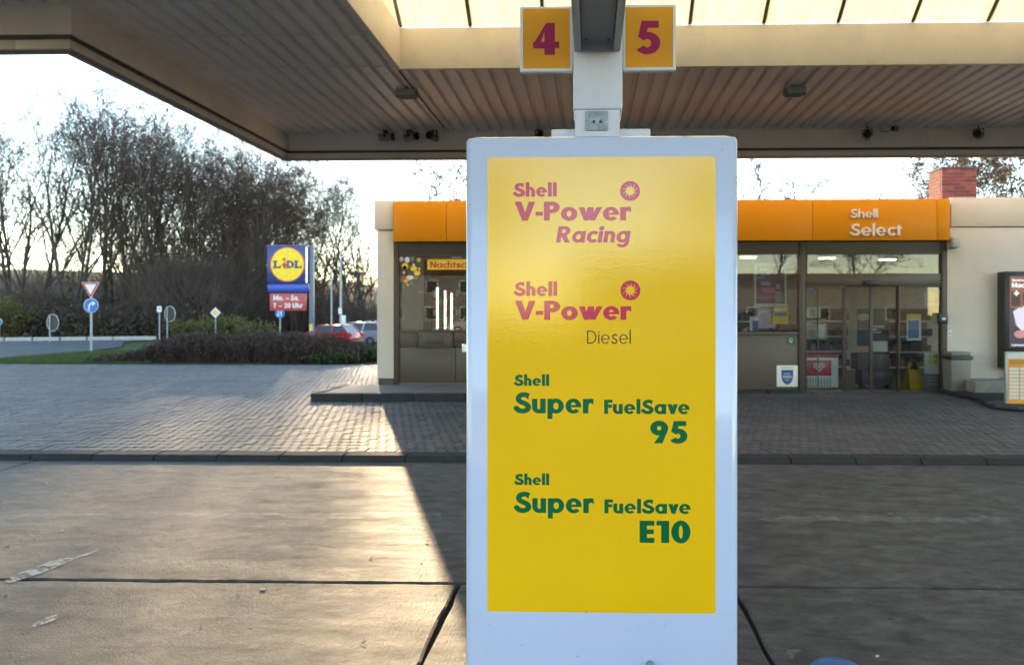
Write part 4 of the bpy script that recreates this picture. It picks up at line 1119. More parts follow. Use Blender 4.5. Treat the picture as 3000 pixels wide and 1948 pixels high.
# wall lamp, card reader, switch
wl_ = thing('wall_lamp', 'beige floodlight on the white wall beside the orange fascia', 'wall lamp', at(2222*DS, 580*DS, YB-.1))
rb('lamp_body', 2214, 2232, 555, 577, YB-.20, .15, mat('lamp beige', (0.42, 0.40, 0.36), 0.5), wl_, .02)
rb('lamp_arm', 2205, 2216, 554, 558, YB-.08, .079, GREYM, wl_)
rb('lamp_hood', 2213, 2222, 577.3, 580, YB-.19, .12, BLKP, wl_)
cr = thing('card_reader', 'black card reader on the door post right of the entrance', 'card reader', at(2192*DS, 752*DS, YB-.05))
rb('reader_body', 2180.5, 2202.5, 727, 752, YB-.055, .075, BLKP, cr, .012)
rb('reader_display', 2189, 2197.5, 738, 743, YB-.0575, .002, mat('reader pale display', (0.55, 0.57, 0.6), 0.3), cr)
sw = thing('wall_switch', 'small white switch plate on the wall under the card reader', 'switch', at(2207*DS, 780*DS, YB))
rb('plate', 2203, 2211.5, 767, 780, YB-.012, .0118, WHT, sw, .003)
rb('rocker', 2206, 2208.5, 771, 776, YB-.016, .0038, GREYM, sw)

# ---- brick chimney on the shop roof
YCH = 17.0
chx0, chx1 = ax(2759, YCH), ax(2862, YCH); chz1 = az(499, YCH); chz0 = ZRF - .40; chd = .66
BR = [mat('brick %d' % i, c, 0.85, var=0.2, vscale=12, bmp=0.3, bscale=60) for i, c in enumerate([(0.25, 0.055, 0.045), (0.20, 0.045, 0.04), (0.30, 0.075, 0.055)])]
ch = box('chimney', chx0+.008, chx1-.008, YCH+.008, YCH+chd-.008, chz0, chz1-.01, mat('mortar', (0.30, 0.22, 0.19), 0.9), shop)
bh, bl_ = .0775, .245
nr = int(round((chz1-chz0)/bh)); bh = (chz1-chz0)/nr
def bricks(L, place):
    nb = round(L/bl_); w_ = L/nb
    for r in range(nr):
        off = (r % 2)*w_/2; x = -off
        while x < L-.01:
            a, b = max(0, x), min(L, x+w_)
            if b-a > .03: place(a+.005, b-.005, chz0+r*bh+.005, chz0+(r+1)*bh-.005, BR[rs.randrange(3)])
            x += w_
bricks(chx1-chx0, lambda a, b, z0, z1, m: box('brick', chx0+a, chx0+b, YCH, YCH+.06, z0, z1, m, ch))
bricks(chd-.066, lambda a, b, z0, z1, m: box('brick', chx0, chx0+.06, YCH+.065+a, YCH+.065+b, z0, z1, m, ch))
box('chimney_cap', chx0-.02, chx1+.02, YCH-.02, YCH+chd+.02, chz1+.002, chz1+.035, mat('cap slate', (0.12, 0.09, 0.08), 0.8), ch)

# ---- interior
FLOORT = mat('shop floor tile', (0.20, 0.19, 0.18), 0.35, var=0.1)
box('interior_floor', xw0+.23, XR_-.1, YB+.32, YBK-.26, 0.0, .085, FLOORT, shop)
box('interior_ceiling', xw0+.23, XR_-.1, YB+.32, YBK-.26, 2.80, 2.86, mat('ceiling tile', (0.45, 0.45, 0.43), 0.8), shop)
box('interior_wall', xw0+.23, XR_-.1, YBK-.45, YBK-.26, .09, 2.79, mat('interior wall', (0.55, 0.5, 0.44), 0.8), shop)
LAMPW = emis('warm ceiling lamp', (1.0, 0.72, 0.5), 4.0)
LWH = ['above the plum poster', 'at the left of the transom', 'right of the transom centre', 'added unseen behind the pump to brighten the shop', 'added unseen behind the right wall to brighten the shop', 'added unseen above the night counter to brighten the shop']  # lights out of view are added to brighten the shop interior
for k, (px_, py_) in enumerate(((1738, 597), (1921, 599), (2062, 602), (1600, 600), (2250, 604), (1300, 604))):
    d = ray(px_*DS, py_*DS); t_ = (2.77-H)/d[2]
    yy = min(d[1]*t_, 19); xx = d[0]*yy/d[1]
    t = thing('ceiling_light', 'lit ceiling strip light in the shop, ' + LWH[k], 'ceiling light', (xx, yy, 2.8), 'strip lights inside the shop')
    box('lamp_tray', xx-.19, xx+.19, yy-.08, yy+.08, 2.765, 2.797, WHT, t)
    box('lamp_tube', xx-.16, xx+.16, yy-.05, yy+.05, 2.750, 2.764, LAMPW, t)
# cooler with lit door strips behind the night counter
YCo = 17.2
cl = thing('drinks_cooler', 'tall drinks cooler with white lit strips behind the night window', 'cooler', (DX(1040, YCo), YCo, .085))
rb('cooler_body', 1000, 1160, 640, 905, YCo+.06, .6, mat('cooler dark', (0.05, 0.055, 0.06), 0.4), cl)
TUBE = emis('cooler strip', (1.0, 0.96, 0.72), 1.0)
for x in (1016, 1034, 1049): rb('light_strip', x-1.6, x+1.6, 668+(x-1016)*.4, 764, YCo, .03, TUBE, cl)
BOT = [mat('bottle %d' % i, c, 0.3) for i, c in enumerate([(0.5, 0.5, 0.45), (0.05, 0.25, 0.3), (0.4, 0.05, 0.04), (0.25, 0.3, 0.08)])]
for r in range(5):
    sh_ = rb('shelf', 1002, 1075, 690+r*22, 692+r*22, YCo+.0, .058, GREYM, cl)
    for k in range(5):
        rb('bottle', 1004+k*13.7, 1011+k*13.7, 674+r*22, 689.6+r*22, YCo+.01, .045, BOT[(r*2+k) % 4], sh_)
# window posters in the right bay
YQ = YW + .08
PURP = mat('poster plum', (0.10, 0.06, 0.10), 0.5); PINK = mat('poster pink', (0.6, 0.08, 0.22), 0.5); LILAC = mat('poster lilac', (0.35, 0.33, 0.55), 0.5)
ps = thing('window_poster', 'tall plum poster with pale frame hanging inside the shop window', 'poster', at(1790*DS, 712*DS, YQ))
rb('poster_frame', 1752, 1827, 613, 712, YQ, .02, PAPER, ps)
pg = rb('poster_print', 1757, 1823, 617, 706, YQ-.002, .0018, PURP, ps)
word('poster_text', 'Wow!', 1762*DS, 1786*DS, 622*DS, 629*DS, YQ-.0035, PAPER, pg, w=.22)
word('poster_text', 'if you do', 1758*DS, 1790*DS, 633.5*DS, 639*DS, YQ-.0035, PAPER, pg, w=.2)
word('poster_text', 'not t', 1758*DS, 1776*DS, 641.5*DS, 647*DS, YQ-.0035, PAPER, pg, w=.2)
for x0, x1, y0, y1, m in ((1770, 1800, 668, 674, PINK), (1775, 1812, 676, 680, PINK), (1803, 1812, 660, 672, LILAC), (1760, 1800, 688, 694, PINK), (1768, 1790, 655, 664, LILAC), (1800, 1820, 680, 702, STK[4])):
    rb('poster_block', x0, x1, y0, y1, YQ-.0034, .0012, m, pg)
def poster(nm, lab, cat, x0, x1, y0, y1, Yq, m, lines=(), group=None, dep=.01):
    t = thing(nm, lab, cat, at((x0+x1)/2*DS, y1*DS, Yq), group)
    q = rb('sheet', x0, x1, y0, y1, Yq, dep, m, t)
    for a, b, c_, d_, mm in lines: rb('printed_block', a, b, c_, d_, Yq-.0022, .002, mm, q)
    return t
BLP = mat('print blue', (0.05, 0.16, 0.42), 0.6); GRP = mat('print grey', (0.32, 0.32, 0.32), 0.7); YLP = mat('print yellow', (0.75, 0.52, 0.02), 0.6); TEAL = mat('banner teal', (0.015, 0.16, 0.28), 0.5)
poster('promo_card', 'pale lilac promotion card low in the shop window', 'card', 1755, 1815, 716, 762, YQ+.25, LILAC, [(1760, 1810, 720, 724, PAPER), (1785, 1800, 728, 758, PAPER)])
poster('promo_card', 'yellow and white promotion card in the shop window', 'card', 1796, 1832, 709, 752, YQ+.12, YLP, [(1800, 1828, 726, 734, BLP), (1800, 1828, 714, 722, PAPER)])
poster('promo_card', 'pale L shaped price card near the window sill', 'card', 1742, 1762, 735, 768, YQ+.1, PAPER, [(1748, 1762, 744, 768, BLP)])
t = thing('goods_basket', 'basket of red packets on the window sill', 'basket', at(1827*DS, 769*DS, YQ+.15))
rb('basket_body', 1806, 1850, 754, 769, YQ+.15, .3, mat('wire dark', (0.12, 0.05, 0.05), 0.6), t, .01)
for k in range(6): rb('packet', 1808+k*7, 1814+k*7, 747+(k % 2)*2, 753.8, YQ+.18, .12, (PINK, SRED, BOT[0])[k % 3], t)
poster('flag_banner', 'blue and white pennant hanging inside the entrance side light', 'pennant', 1877, 1890, 658, 672, YQ+.02, PAPER, [(1878.5, 1888.5, 662, 666, STK[4])])
t = [o for o in C.objects if o.name.startswith('flag_banner')][0]
a = at(1876*DS, 657.6*DS, YQ+.02); b_ = at(1890*DS, 657.6*DS, YQ+.02); c_ = at(1888*DS, 630*DS, YQ+.02)
MB().prism([(a.x, a.z), (b_.x, b_.z), (c_.x, c_.z)], YQ+.02, YQ+.03).build('pennant_top', TEAL, t)
rb('pennant_foot', 1877, 1890, 672.3, 687, YQ+.02, .01, TEAL, t)
poster('window_notice', 'upper white notice sheet behind the left side light', 'notice', 1874, 1907, 714, 738, YQ, PAPER, [(1880, 1894, 718, 735, GRP)])
poster('window_notice', 'lower pale notice sheet behind the left side light', 'notice', 1873, 1921, 750, 787, YQ, mat('paper grey', (0.42, 0.42, 0.4), 0.7), [(1877, 1893, 754, 783, GRP), (1897, 1916, 754, 783, PAPER)])
poster('window_notice', 'notice with yellow head and blue text on right side light', 'notice', 2107, 2140, 730, 790, YQ, PAPER, [(2107, 2140, 730, 740, YLP), (2110, 2135, 744, 785, BLP)])
poster('window_notice', 'pale notice with round yellow emblem at the top of right side light', 'notice', 2148, 2182, 680, 710, YQ, PAPER, [(2159, 2171, 684, 695, YLP), (2153, 2177, 700, 702, GRP)])
poster('window_notice', 'white notice with four yellow pictograms low on right side light', 'notice', 2148, 2182, 818, 866, YQ, PAPER, [(2157, 2164, 822, 831, YLP), (2168, 2177, 822, 831, YLP), (2157, 2164, 833, 842, YLP), (2168, 2177, 833, 842, YLP)])
poster('window_notice', 'grey lettered sheet at the foot of right side light', 'notice', 2149, 2182, 868, 902, YQ, mat('sheet slate', (0.16, 0.19, 0.22), 0.6), [(2152, 2179, 872, 876, GRP), (2152, 2176, 880, 884, GRP), (2152, 2179, 888, 892, GRP)])
# ice cream freezer
YFz = YQ + .25
fz = thing('ice_cream_freezer', 'white chest freezer with red front panel inside left side light', 'freezer', (DX(1909, YFz), YFz, .085))
zb_ = .085
box('freezer_body', DX(1871, YFz), DX(1948, YFz), YFz, YFz+.65, zb_+.03, DZ(829, YFz), WHT, fz, bevel=.02)
rb('freezer_lid', 1870, 1949, 822, 828.6, YFz-.01, .67, mat('freezer red', (0.42, 0.02, 0.06), 0.35), fz, .006)
rp_ = rb('front_panel', 1871.5, 1932, 836, 872, YFz-.012, .0115, mat('freezer red', (0.42, 0.02, 0.06), 0.35), fz, .004)
p = at(1903*DS, 852*DS, YFz-.013); s_ = 14*DS/F*YFz
hf = lambda r_: U(ell(-.42, .18, .5*r_, .42*r_), ell(.42, .18, .5*r_, .42*r_), conv((-.8*r_, .0), (.8*r_, .0), (0, -.78*r_)))
shape('heart_mark', U(cut(hf(1.0), hf(.70)), hf(.36)), (-1.1, 1.1, -.9, .8), onwall(p.x, p.z, YFz-.0135, s_), WHT, rp_)
for k in range(9): rb('grille_bar', 1874+k*6.6, 1877.5+k*6.6, 876, 901, YFz-.008, .0075, GRP, fz)
# dark promotion stand in the doorway
YPr = YW + .55
pr_ = thing('coffee_display', 'dark teal cardboard display with cup picture behind the sliding doors', 'display stand', (DX(2028, YPr), YPr, .085))
DT = mat('display dark teal', (0.028, 0.042, 0.050), 0.5)
rb('display_back', 1992, 2066, 717, 820, YPr, .04, DT, pr_, .01)
rb('display_box', 1992, 2066, 820.5, 858, YPr-.02, .4, mat('display mauve', (0.10, 0.055, 0.06), 0.5), pr_, .006)
rb('display_tray', 2003, 2075, 858.5, 893, YPr+.02, .4, mat('display plum', (0.06, 0.035, 0.045), 0.5), pr_, .006)
rb('printed_hand', 1990, 2023, 803, 818, YPr-.023, .002, mat('print skin', (0.42, 0.22, 0.16), 0.6), pr_)
rb('printed_cup', 2028, 2062, 792, 816, YPr-.023, .002, PAPER, pr_)
p = at(2006*DS, 737*DS, YPr-.003)
MB().prism([(p.x+.10*math.cos(t)*1.25, p.z+.07*math.sin(t)) for t in np.linspace(0, 6.283, 20, endpoint=False)], YPr-.004, YPr-.0005).build('oval_mark', GRP, pr_)
for k, y in enumerate((757, 763.5, 770)): rb('text_line', 2028, 2028+(27, 11, 20)[k], y, y+3, YPr-.004, .0035, PAPER, pr_)
for a in (2006, 2066): rb('display_leg', a, a+6, 893.5, 905, YPr+.05, .3, BLKP, pr_)
# wet floor sign
YWf = YQ + .3
wf = thing('wet_floor_sign', 'yellow folding wet floor sign inside right side light', 'floor sign', (DX(2130, YWf), YWf, .085))
YFS = mat('wet sign yellow', (0.62, 0.42, 0.02), 0.45)
a0, a1, t0, t1 = DX(2114, YWf), DX(2146, YWf), DX(2118, YWf), DX(2141, YWf)
zt_ = DZ(842, YWf)
for s in (1, -1):
    yb_ = YWf + (.0 if s == 1 else .34); yt_ = YWf + .16 + (.004 if s == -1 else -.004)
    MB().add([(a0, yb_, .086), (a1, yb_, .086), (t1, yt_, zt_), (t0, yt_, zt_), (a0, yb_+.012*s, .086), (a1, yb_+.012*s, .086), (t1, yt_+.012*s, zt_), (t0, yt_+.012*s, zt_)], [(0,1,2,3),(7,6,5,4),(0,4,5,1),(1,5,6,2),(2,6,7,3),(3,7,4,0)]).build('leaf_panel', YFS, wf)
zc = .55; xm = (a0+a1)/2; yy = YWf + .16*(zc-.086)/(zt_-.086) - .012
MB().prism([(xm-.09, zc-.08), (xm+.09, zc-.08), (xm, zc+.1)], yy-.02, yy-.012).build('warning_mark', BLKP, wf)
# shop shelves deeper inside, seen dimly
GOODS = [mat('packet tone %d' % i, c, 0.5) for i, c in enumerate([(0.10, 0.085, 0.07), (0.16, 0.14, 0.11), (0.12, 0.035, 0.03), (0.05, 0.07, 0.11), (0.22, 0.16, 0.06), (0.06, 0.09, 0.06), (0.24, 0.22, 0.2), (0.14, 0.06, 0.08)])]
def shelf_unit(x, y, lab, seed):
    rr = random.Random(seed)
    t = thing('shelf_unit', lab, 'shelf', (x, y, .085), 'goods shelves inside the shop')
    box('back_panel', x-.6, x+.6, y+.36, y+.4, .085, 1.7, GREYM, t)
    for k in range(4):
        s = box('shelf_board', x-.6, x+.6, y, y+.355, .3+k*.36, .33+k*.36, WHT, t)
        xx = x-.57
        while xx < x+.5:
            w_ = rr.uniform(.07, .13); h_ = rr.uniform(.12, .26)
            box('packet', xx, xx+w_-.01, y+.03, y+.3, .331+k*.36, .331+k*.36+h_, rr.choice(GOODS), s)
            xx += w_
shelf_unit(DX(1780, 17.4), 17.4, 'goods shelf behind the plum window poster', 1)
shelf_unit(DX(1920, 18.0), 18.0, 'goods shelf behind the freezer', 2)
shelf_unit(DX(2110, 17.8), 17.8, 'goods shelf behind the right side light', 3)
# ---- outside right: bin, block, screen, price board
YBn = YB - .42
tb = thing('litter_bin', 'square grey litter bin with black bag by the white wall', 'litter bin', (DX(2234, YBn), YBn+.2, ZP))
xa, xb = DX(2210, YBn), DX(2257, YBn); zt_ = DZ(817, YBn)
GBIN = mat('bin grey', (0.17, 0.16, 0.145), 0.5, var=0.1)
MB().box(xa+.02, xb-.02, YBn+.02, YBn+.36, ZP, ZP+.06).build('bin_foot', BLKP, tb)
def tap(x0, x1, y0, y1, z0, z1, k):
    cx_, cy2 = (x0+x1)/2, (y0+y1)/2
    f = lambda x, c: c + (x-c)*k
    return MB().add([(f(x0,cx_),f(y0,cy2),z0),(f(x1,cx_),f(y0,cy2),z0),(f(x1,cx_),f(y1,cy2),z0),(f(x0,cx_),f(y1,cy2),z0),(x0,y0,z1),(x1,y0,z1),(x1,y1,z1),(x0,y1,z1)], [(0,3,2,1),(4,5,6,7),(0,1,5,4),(1,2,6,5),(2,3,7,6),(3,0,4,7)])
tap(xa, xb, YBn, YBn+.38, ZP+.062, zt_-.14, .90).build('bin_body', GBIN, tb, bevel=.01)
tap(xa-.012, xb+.03, YBn-.012, YBn+.392, zt_-.139, zt_-.075, 1.02).build('bin_bag', BLKP, tb, bevel=.012)
tap(xa+.004, xb-.004, YBn+.004, YBn+.376, zt_-.074, zt_, .98).build('bin_hood', GBIN, tb, bevel=.012)
YBl = YB - .75
bk_ = thing('concrete_block', 'low grey concrete block on the pad beside the litter bin', 'block', (DX(2300, YBl), YBl+.3, .14))
box('block_body', DX(2266, YBl), DX(2420, YBl), YBl, YBl+.62, .14, DZ(884, YBl), mat('block grey', (0.21, 0.20, 0.185), 0.8, var=0.15, vscale=6, bmp=.3), bk_, bevel=.015)
YD = YB - .28
ds = thing('advert_display', 'tall black framed digital advert screen on the white wall', 'screen', (DX(2420, YD), YD+.1, .14))
sx0, sx1 = DX(2334, YD), DX(2334, YD)+1.05
sz0, sz1 = .55, DZ(632, YD)
box('housing', sx0, sx1, YD, YD+.26, sz0, sz1, BLKP, ds, bevel=.012)
box('stand', sx0+.2, sx1-.2, YD+.05, YD+.22, .14, sz0-.001, BLKP, ds)
scx0, scx1, scz0, scz1 = DX(2346, YD), sx1-.06, DZ(806, YD), DZ(643, YD)
SCB = emis('screen brown', (0.16, 0.07, 0.045), .22)
sp = box('screen', scx0, scx1, YD-.004, YD-.0005, scz0, scz1, SCB, ds)
def em(x0, x1, y0, y1, col, nm='screen_patch', lay=1):
    return box(nm, DX(x0, YD), DX(x1, YD), YD-.004-.0018*lay, YD-.0045-.0018*(lay-1), DZ(y1, YD), DZ(y0, YD), emis('screen %s' % str(col), col, .22), sp)
em(2347, 2372, 672, 716, (0.22, 0.08, 0.03)); em(2349, 2370, 677, 712, (0.035, 0.022, 0.02), lay=2)
em(2359, 2363, 676, 688, (0.75, 0.70, 0.70), lay=3); em(2355, 2367, 680, 684, (0.76, 0.70, 0.70), lay=4)
em(2347, 2420, 756, 806, (0.03, 0.022, 0.045)); em(2347, 2356, 715, 757, (0.025, 0.03, 0.06), lay=2)
p = at(2392*DS, 750*DS, YD); s_ = DS/F*YD
def sil(f, ext, col, nm, lay, cx_=2392, cz_=750):
    q = at(cx_*DS, cz_*DS, YD)
    shape(nm, f, ext, onwall(q.x, q.z, YD-.004-.0018*lay, s_), emis('screen %s' % str(col), col, .22), sp, h=.8)
sil(U(ell(0, 10, 26, 34), conv((-30, -6), (-38, 26), (-22, 36), (-10, 20), (-8, -28))), (-45, 30, -35, 50), (0.50, 0.46, 0.56), 'screen_figure', 3)
sil(ell(2, 52, 13, 17), (-15, 20, 30, 75), (0.50, 0.25, 0.17), 'screen_figure', 4)
sil(U(ell(0, 62, 16, 14), ell(-9, 50, 6, 18)), (-20, 20, 30, 80), (0.03, 0.02, 0.03), 'screen_figure', 5)
sil(U(ell(-22, -26, 14, 9), ell(0, -22, 18, 9)), (-40, 25, -40, -8), (0.36, 0.17, 0.16), 'screen_figure', 6)
TXE = emis('screen text', (0.85, 0.82, 0.86), .22)
word('screen_text', 'Machen', 2351*DS, 2404*DS, 657*DS, 668*DS, YD-.0165, TXE, sp, w=.2)
word('screen_text', 'Spannende', 2351*DS, 2395*DS, 648*DS, 653.5*DS, YD-.0165, TXE, sp, w=.18)
word('screen_text', 'Lernen Sie', 2351*DS, 2395*DS, 799*DS, 803.5*DS, YD-.0165, TXE, sp, w=.18)
# mobile price board
YPb = 12.2
pb = thing('price_board', 'orange price list board on a black wheeled base in front of the screen', 'price board', (DX(2385, YPb), YPb+.2, ZP))
px0, px1 = DX(2336.5, YPb), DX(2336.5, YPb)+.78
GSTB = mat('board alu frame', (0.40, 0.40, 0.39), 0.4, 0.4)
box('frame', px0, px1, YPb, YPb+.05, DZ(948, YPb), DZ(816, YPb), GSTB, pb, bevel=.008)
q = box('poster_sheet', px0+.03, px1-.03, YPb-.003, YPb-.0005, DZ(944, YPb), DZ(821, YPb), PAPER, pb)
OR2 = mat('print orange', (0.68, 0.30, 0.02), 0.5)
q2 = box('orange_field', px0+.035, px1-.035, YPb-.0055, YPb-.0035, DZ(942, YPb), DZ(832, YPb), OR2, q)
BRN = mat('print brown', (0.25, 0.10, 0.02), 0.6)
for y, x1_ in ((836, .5), (841, .6)): box('heading_line', px0+.06, px0+.06+x1_, YPb-.0072, YPb-.006, DZ(y+2, YPb), DZ(y, YPb), BRN, q2)
for cidx in range(4):
    for r in range(9):
        a = px0+.055+cidx*.17; y = 852 + r*8.2
        box('price_cell', a, a+.15, YPb-.0075, YPb-.006, DZ(y+6.3, YPb), DZ(y, YPb), PAPER, q2)
box('price_tag_mark', px0+.33, px0+.39, YPb-.0075, YPb-.006, DZ(938, YPb), DZ(930, YPb), BRN, q2)
for a in (px0+.06, px1-.10): box('post', a, a+.05, YPb+.0, YPb+.05, ZP+.07, DZ(948.3, YPb), BLKP, pb)
bz = [(px0-.22, YPb-.10), (px0+.0, YPb-.36), (px1+.1, YPb-.42), (px1+.15, YPb+.4), (px0+.0, YPb+.4), (px0-.2, YPb+.25)]
MB().slab(bz, ZP+.02, ZP+.085).build('base_plate', mat('rubber base', (0.035, 0.038, 0.042), 0.6), pb, bevel=.02)
for a in (px0-.05, px1): MB().tube((a, YPb+.2, ZP+.021), (a+.03, YPb+.2, ZP+.021), .02, n=10).build('wheel', BLKP, pb)
rb('wall', 1330.4, 1499.6, 562, 917, YW-.02, .3, BROWN2, shop)

# ================================================================== SIGNS, LAMPS, CARS
def pole(t, x, y, z0, z1, r=.03, m=POLE): return MB().tube((x, y, z0), (x, y, z1), r, n=12).build('pole', m, t, smooth=True)
def disc(nm, x, y, z, r, m, parent, th=.006, n=32): return MB().prism([(x+r*math.cos(a), z+r*math.sin(a)) for a in np.linspace(0, 2*math.pi, n, endpoint=False)], y, y+th).build(nm, m, parent)
def tri(x, z, r): return [(x, z-r), (x+r*.866, z+r*.5), (x-r*.866, z+r*.5)]
# yield sign with right-turn disc
Ys = 29.6; b0 = at(265, 1034, Ys); gzs = gz(b0.x, Ys)
t = thing('yield_sign', 'yield triangle above a blue right turn disc on the grass verge', 'road sign', (b0.x, Ys, gzs), 'road signs')
pole(t, b0.x, Ys+.05, gzs, az(826, Ys), .042)
zt_ = (az(825, Ys) + az(872, Ys))/2 + .05
c_ = at(265, 843, Ys)
y1_ = MB().prism(tri(c_.x, c_.z, .40), Ys, Ys+.008).build('yield_plate', SRED, t)
MB().prism(tri(c_.x, c_.z, .275), Ys-.004, Ys-.0005).build('yield_field', SWHT, y1_)
MB().prism(tri(c_.x, c_.z, .43), Ys+.009, Ys+.015).build('yield_rim', SWHT, y1_)
c_ = at(267, 895, Ys)
d1 = disc('turn_rim', c_.x, Ys+.009, c_.z, .290, SWHT, t)
disc('turn_back', c_.x-.10, Ys+.10, c_.z, .285, mat('sign back grey', (0.30, 0.32, 0.35), 0.5), t)
d2 = disc('turn_disc', c_.x, Ys+.001, c_.z, .272, SBLUE, t)
arrow = U(path(spline([(-.35, -.75), (-.33, -.1), (-.1, .28), (.25, .34)], 6), .24), conv((.18, .78), (.18, -.12), (.72, .34)))
shape('turn_arrow', arrow, (-.6, .8, -1, .9), onwall(c_.x, c_.z, Ys-.003, .25), SWHT, d2)
# round signs seen from behind, a white plate, a priority sign, a cycle path sign
def back_sign(px_, pyb, pyt, Y, r, lab, turn=.0):
    p = at(px_, pyb, Y); g_ = gz(p.x, Y)
    t = thing('round_sign', lab, 'road sign', (p.x, Y, g_), 'road signs')
    pole(t, p.x, Y, g_, az(pyt, Y), .03)
    c = Vector((p.x+.12, Y+.05, az(pyt, Y)-r)); n_ = 28
    pts = [(c.x + r*.7*math.cos(a), c.z + r*math.sin(a)) for a in np.linspace(0, 2*math.pi, n_, endpoint=False)]
    pl_ = MB().prism(pts, c.y, c.y+.006).build('plate', mat('sign back dark', (0.04, 0.042, 0.045), 0.6), t)
    mb = MB(); pts2 = [(c.x + r*.7*1.05*math.cos(a), c.z + r*1.05*math.sin(a)) for a in np.linspace(0, 2*math.pi, n_, endpoint=False)]
    for a, b in zip(pts2, pts2[1:]+pts2[:1]): mb.tube((a[0], c.y, a[1]), (b[0], c.y, b[1]), .012, n=5)
    mb.build('rim', SWHT, pl_)
back_sign(146, 1008, 922, 38.5, .42, 'dark backed round sign at the left end of the road')
back_sign(490, 985, 898, 40.0, .40, 'round sign seen from behind, right of the small white plate')
Y = 39.0; p = at(466, 990, Y); g_ = gz(p.x, Y)
t = thing('plate_sign', 'small white rectangular plate on a thin pole before the wood', 'road sign', (p.x, Y, g_), 'road signs')
pole(t, p.x, Y+.03, g_, az(898, Y), .03)
q = box('plate', ax(460, Y), ax(473, Y), Y, Y+.01, az(914, Y), az(897, Y), SWHT, t); box('plate_mark', ax(463, Y), ax(470, Y), Y-.003, Y-.0005, az(906, Y), az(902, Y), GRP, q)
Y = 41.6; p = at(631, 916, Y); g_ = gz(p.x, Y)
t = thing('priority_sign', 'white and yellow diamond priority sign before the wood', 'road sign', (p.x, Y, g_), 'road signs')
pole(t, p.x, Y+.03, g_, p.z+.2, .03)
def dia(s): return [(p.x, p.z-s), (p.x+s, p.z), (p.x, p.z+s), (p.x-s, p.z)]
q = MB().prism(dia(.30), Y, Y+.01).build('diamond_plate', SWHT, t)
MB().prism(dia(.17), Y-.004, Y-.0005).build('diamond_centre', SYEL, q)
Y = 40.0; p = at(820, 918, Y); g_ = gz(p.x, Y)
t = thing('path_sign', 'round blue path sign under the supermarket sign', 'road sign', (p.x, Y, g_), 'road signs')
pole(t, p.x, Y+.03, g_, p.z+.1, .032)
q = disc('disc', p.x, Y, p.z, .27, SBLUE, t)
shape('walker_mark', U(path([(-.35, .5), (-.4, -.1), (-.55, -.6)], .2), path([(-.38, -.1), (-.15, -.6)], .18), path([(.35, .5), (.3, -.6)], .2), path([(-.38, .3), (.3, .2)], .14)), (-.8, .8, -.9, .8), onwall(p.x, p.z, Y-.004, .24), SWHT, q)
Y = 34.0; p = at(-4, 943, Y); g_ = gz(p.x, Y)
t = thing('arrow_sign', 'blue round sign cut by the left frame edge', 'road sign', (p.x, Y, g_), 'road signs')
pole(t, p.x, Y+.03, g_, p.z+.1, .03); q = disc('disc', p.x, Y, p.z, .15, SBLUE, t); disc('rim', p.x, Y+.008, p.z, .165, SWHT, t)

# supermarket sign: cabinet with round emblem, hours board, post
Y = 35.0
px0, px1 = 784*1.0, 905
pb_ = at(912, 1010, Y)
t = thing('market_sign', 'tall blue supermarket sign with yellow emblem and red opening hours board', 'sign', (pb_.x, Y, gz(pb_.x, Y)))
def SX(px_): return ax(px_, Y)
def SZ(py_): return az(py_, Y)
LBLUE = mat('cabinet blue', (0.030, 0.045, 0.20), 0.3, var=0.05); LBLUE2 = mat('cabinet foot blue', (0.02, 0.07, 0.42), 0.3)
box('post', SX(905), SX(916.5), Y+.02, Y+.24, gz(pb_.x, Y)-.1, SZ(719), mat('post grey blue', (0.13, 0.15, 0.20), 0.4), t, bevel=.02)
box('post_notice', SX(905.5), SX(916), Y+.012, Y+.0195, SZ(970), SZ(950), STK[2], t)
cb = box('cabinet', SX(784), SX(905), Y-.10, Y+.20, SZ(830), SZ(717), LBLUE, t, bevel=.05)
box('cabinet_foot', SX(785.5), SX(903), Y-.085, Y+.19, SZ(855), SZ(831.5), LBLUE2, t, bevel=.03)
MB().box(SX(898.5), SX(903), Y-.106, Y-.1005, SZ(828), SZ(722)).build('edge_trim', mat('chrome trim', (0.7, 0.7, 0.7), 0.2, 0.8), cb)
cc = at(842, 775, Y-.106); R = 51.5/F*Y
r0 = disc('emblem_rim', cc.x, Y-.108, cc.z, R, mat('emblem red', (0.62, 0.03, 0.015), 0.35), cb, th=.007, n=48)
r1 = disc('emblem_disc', cc.x, Y-.116, cc.z, R*.945, mat('emblem yellow', (0.88, 0.60, 0.01), 0.35), cb, th=.007, n=48)
NAVY = mat('emblem navy', (0.02, 0.03, 0.14), 0.4)
def slab_L(x): return [rect(x+.06, x+.20, -.2, .2), rect(x, x+.28, .15, .22), rect(x, x+.46, -.22, -.12), conv((x+.46, -.22), (x+.46, .02), (x+.38, -.12))]
lid = U(*slab_L(-.84), *slab_L(.38), rect(-.02, .10, -.2, .2), rect(-.08, .16, .15, .22), rect(-.08, .16, -.22, -.15), cut(I(ell(.10, 0, .30, .22), lambda X, Y_: .08-X), I(ell(.10, 0, .15, .12), lambda X, Y_: .1-X)))
shape('emblem_letters', lid, (-.9, .9, -.3, .3), onwall(cc.x, cc.z, Y-.1185, R), NAVY, r1, h=.018)
shape('emblem_letter', U(conv((-.26, -.02), (-.10, .17), (.06, -.02), (-.10, -.30)), ell(-.13, .30, .095, .085)), (-.4, .2, -.35, .45), onwall(cc.x-.06*R, cc.z, Y-.1195, R), mat('emblem red', (0.62, 0.03, 0.015), 0.35), r1, h=.018)
hb = box('hours_board', SX(792), SX(897), Y-.06, Y+.06, SZ(910), SZ(859), mat('hours red', (0.46, 0.07, 0.07), 0.4), t, bevel=.015)
def sw_(s, x0, x1, y0, y1): word('hours_text', s, x0, x1, y0, y1, Y-.063, SWHT, hb, w=.22)
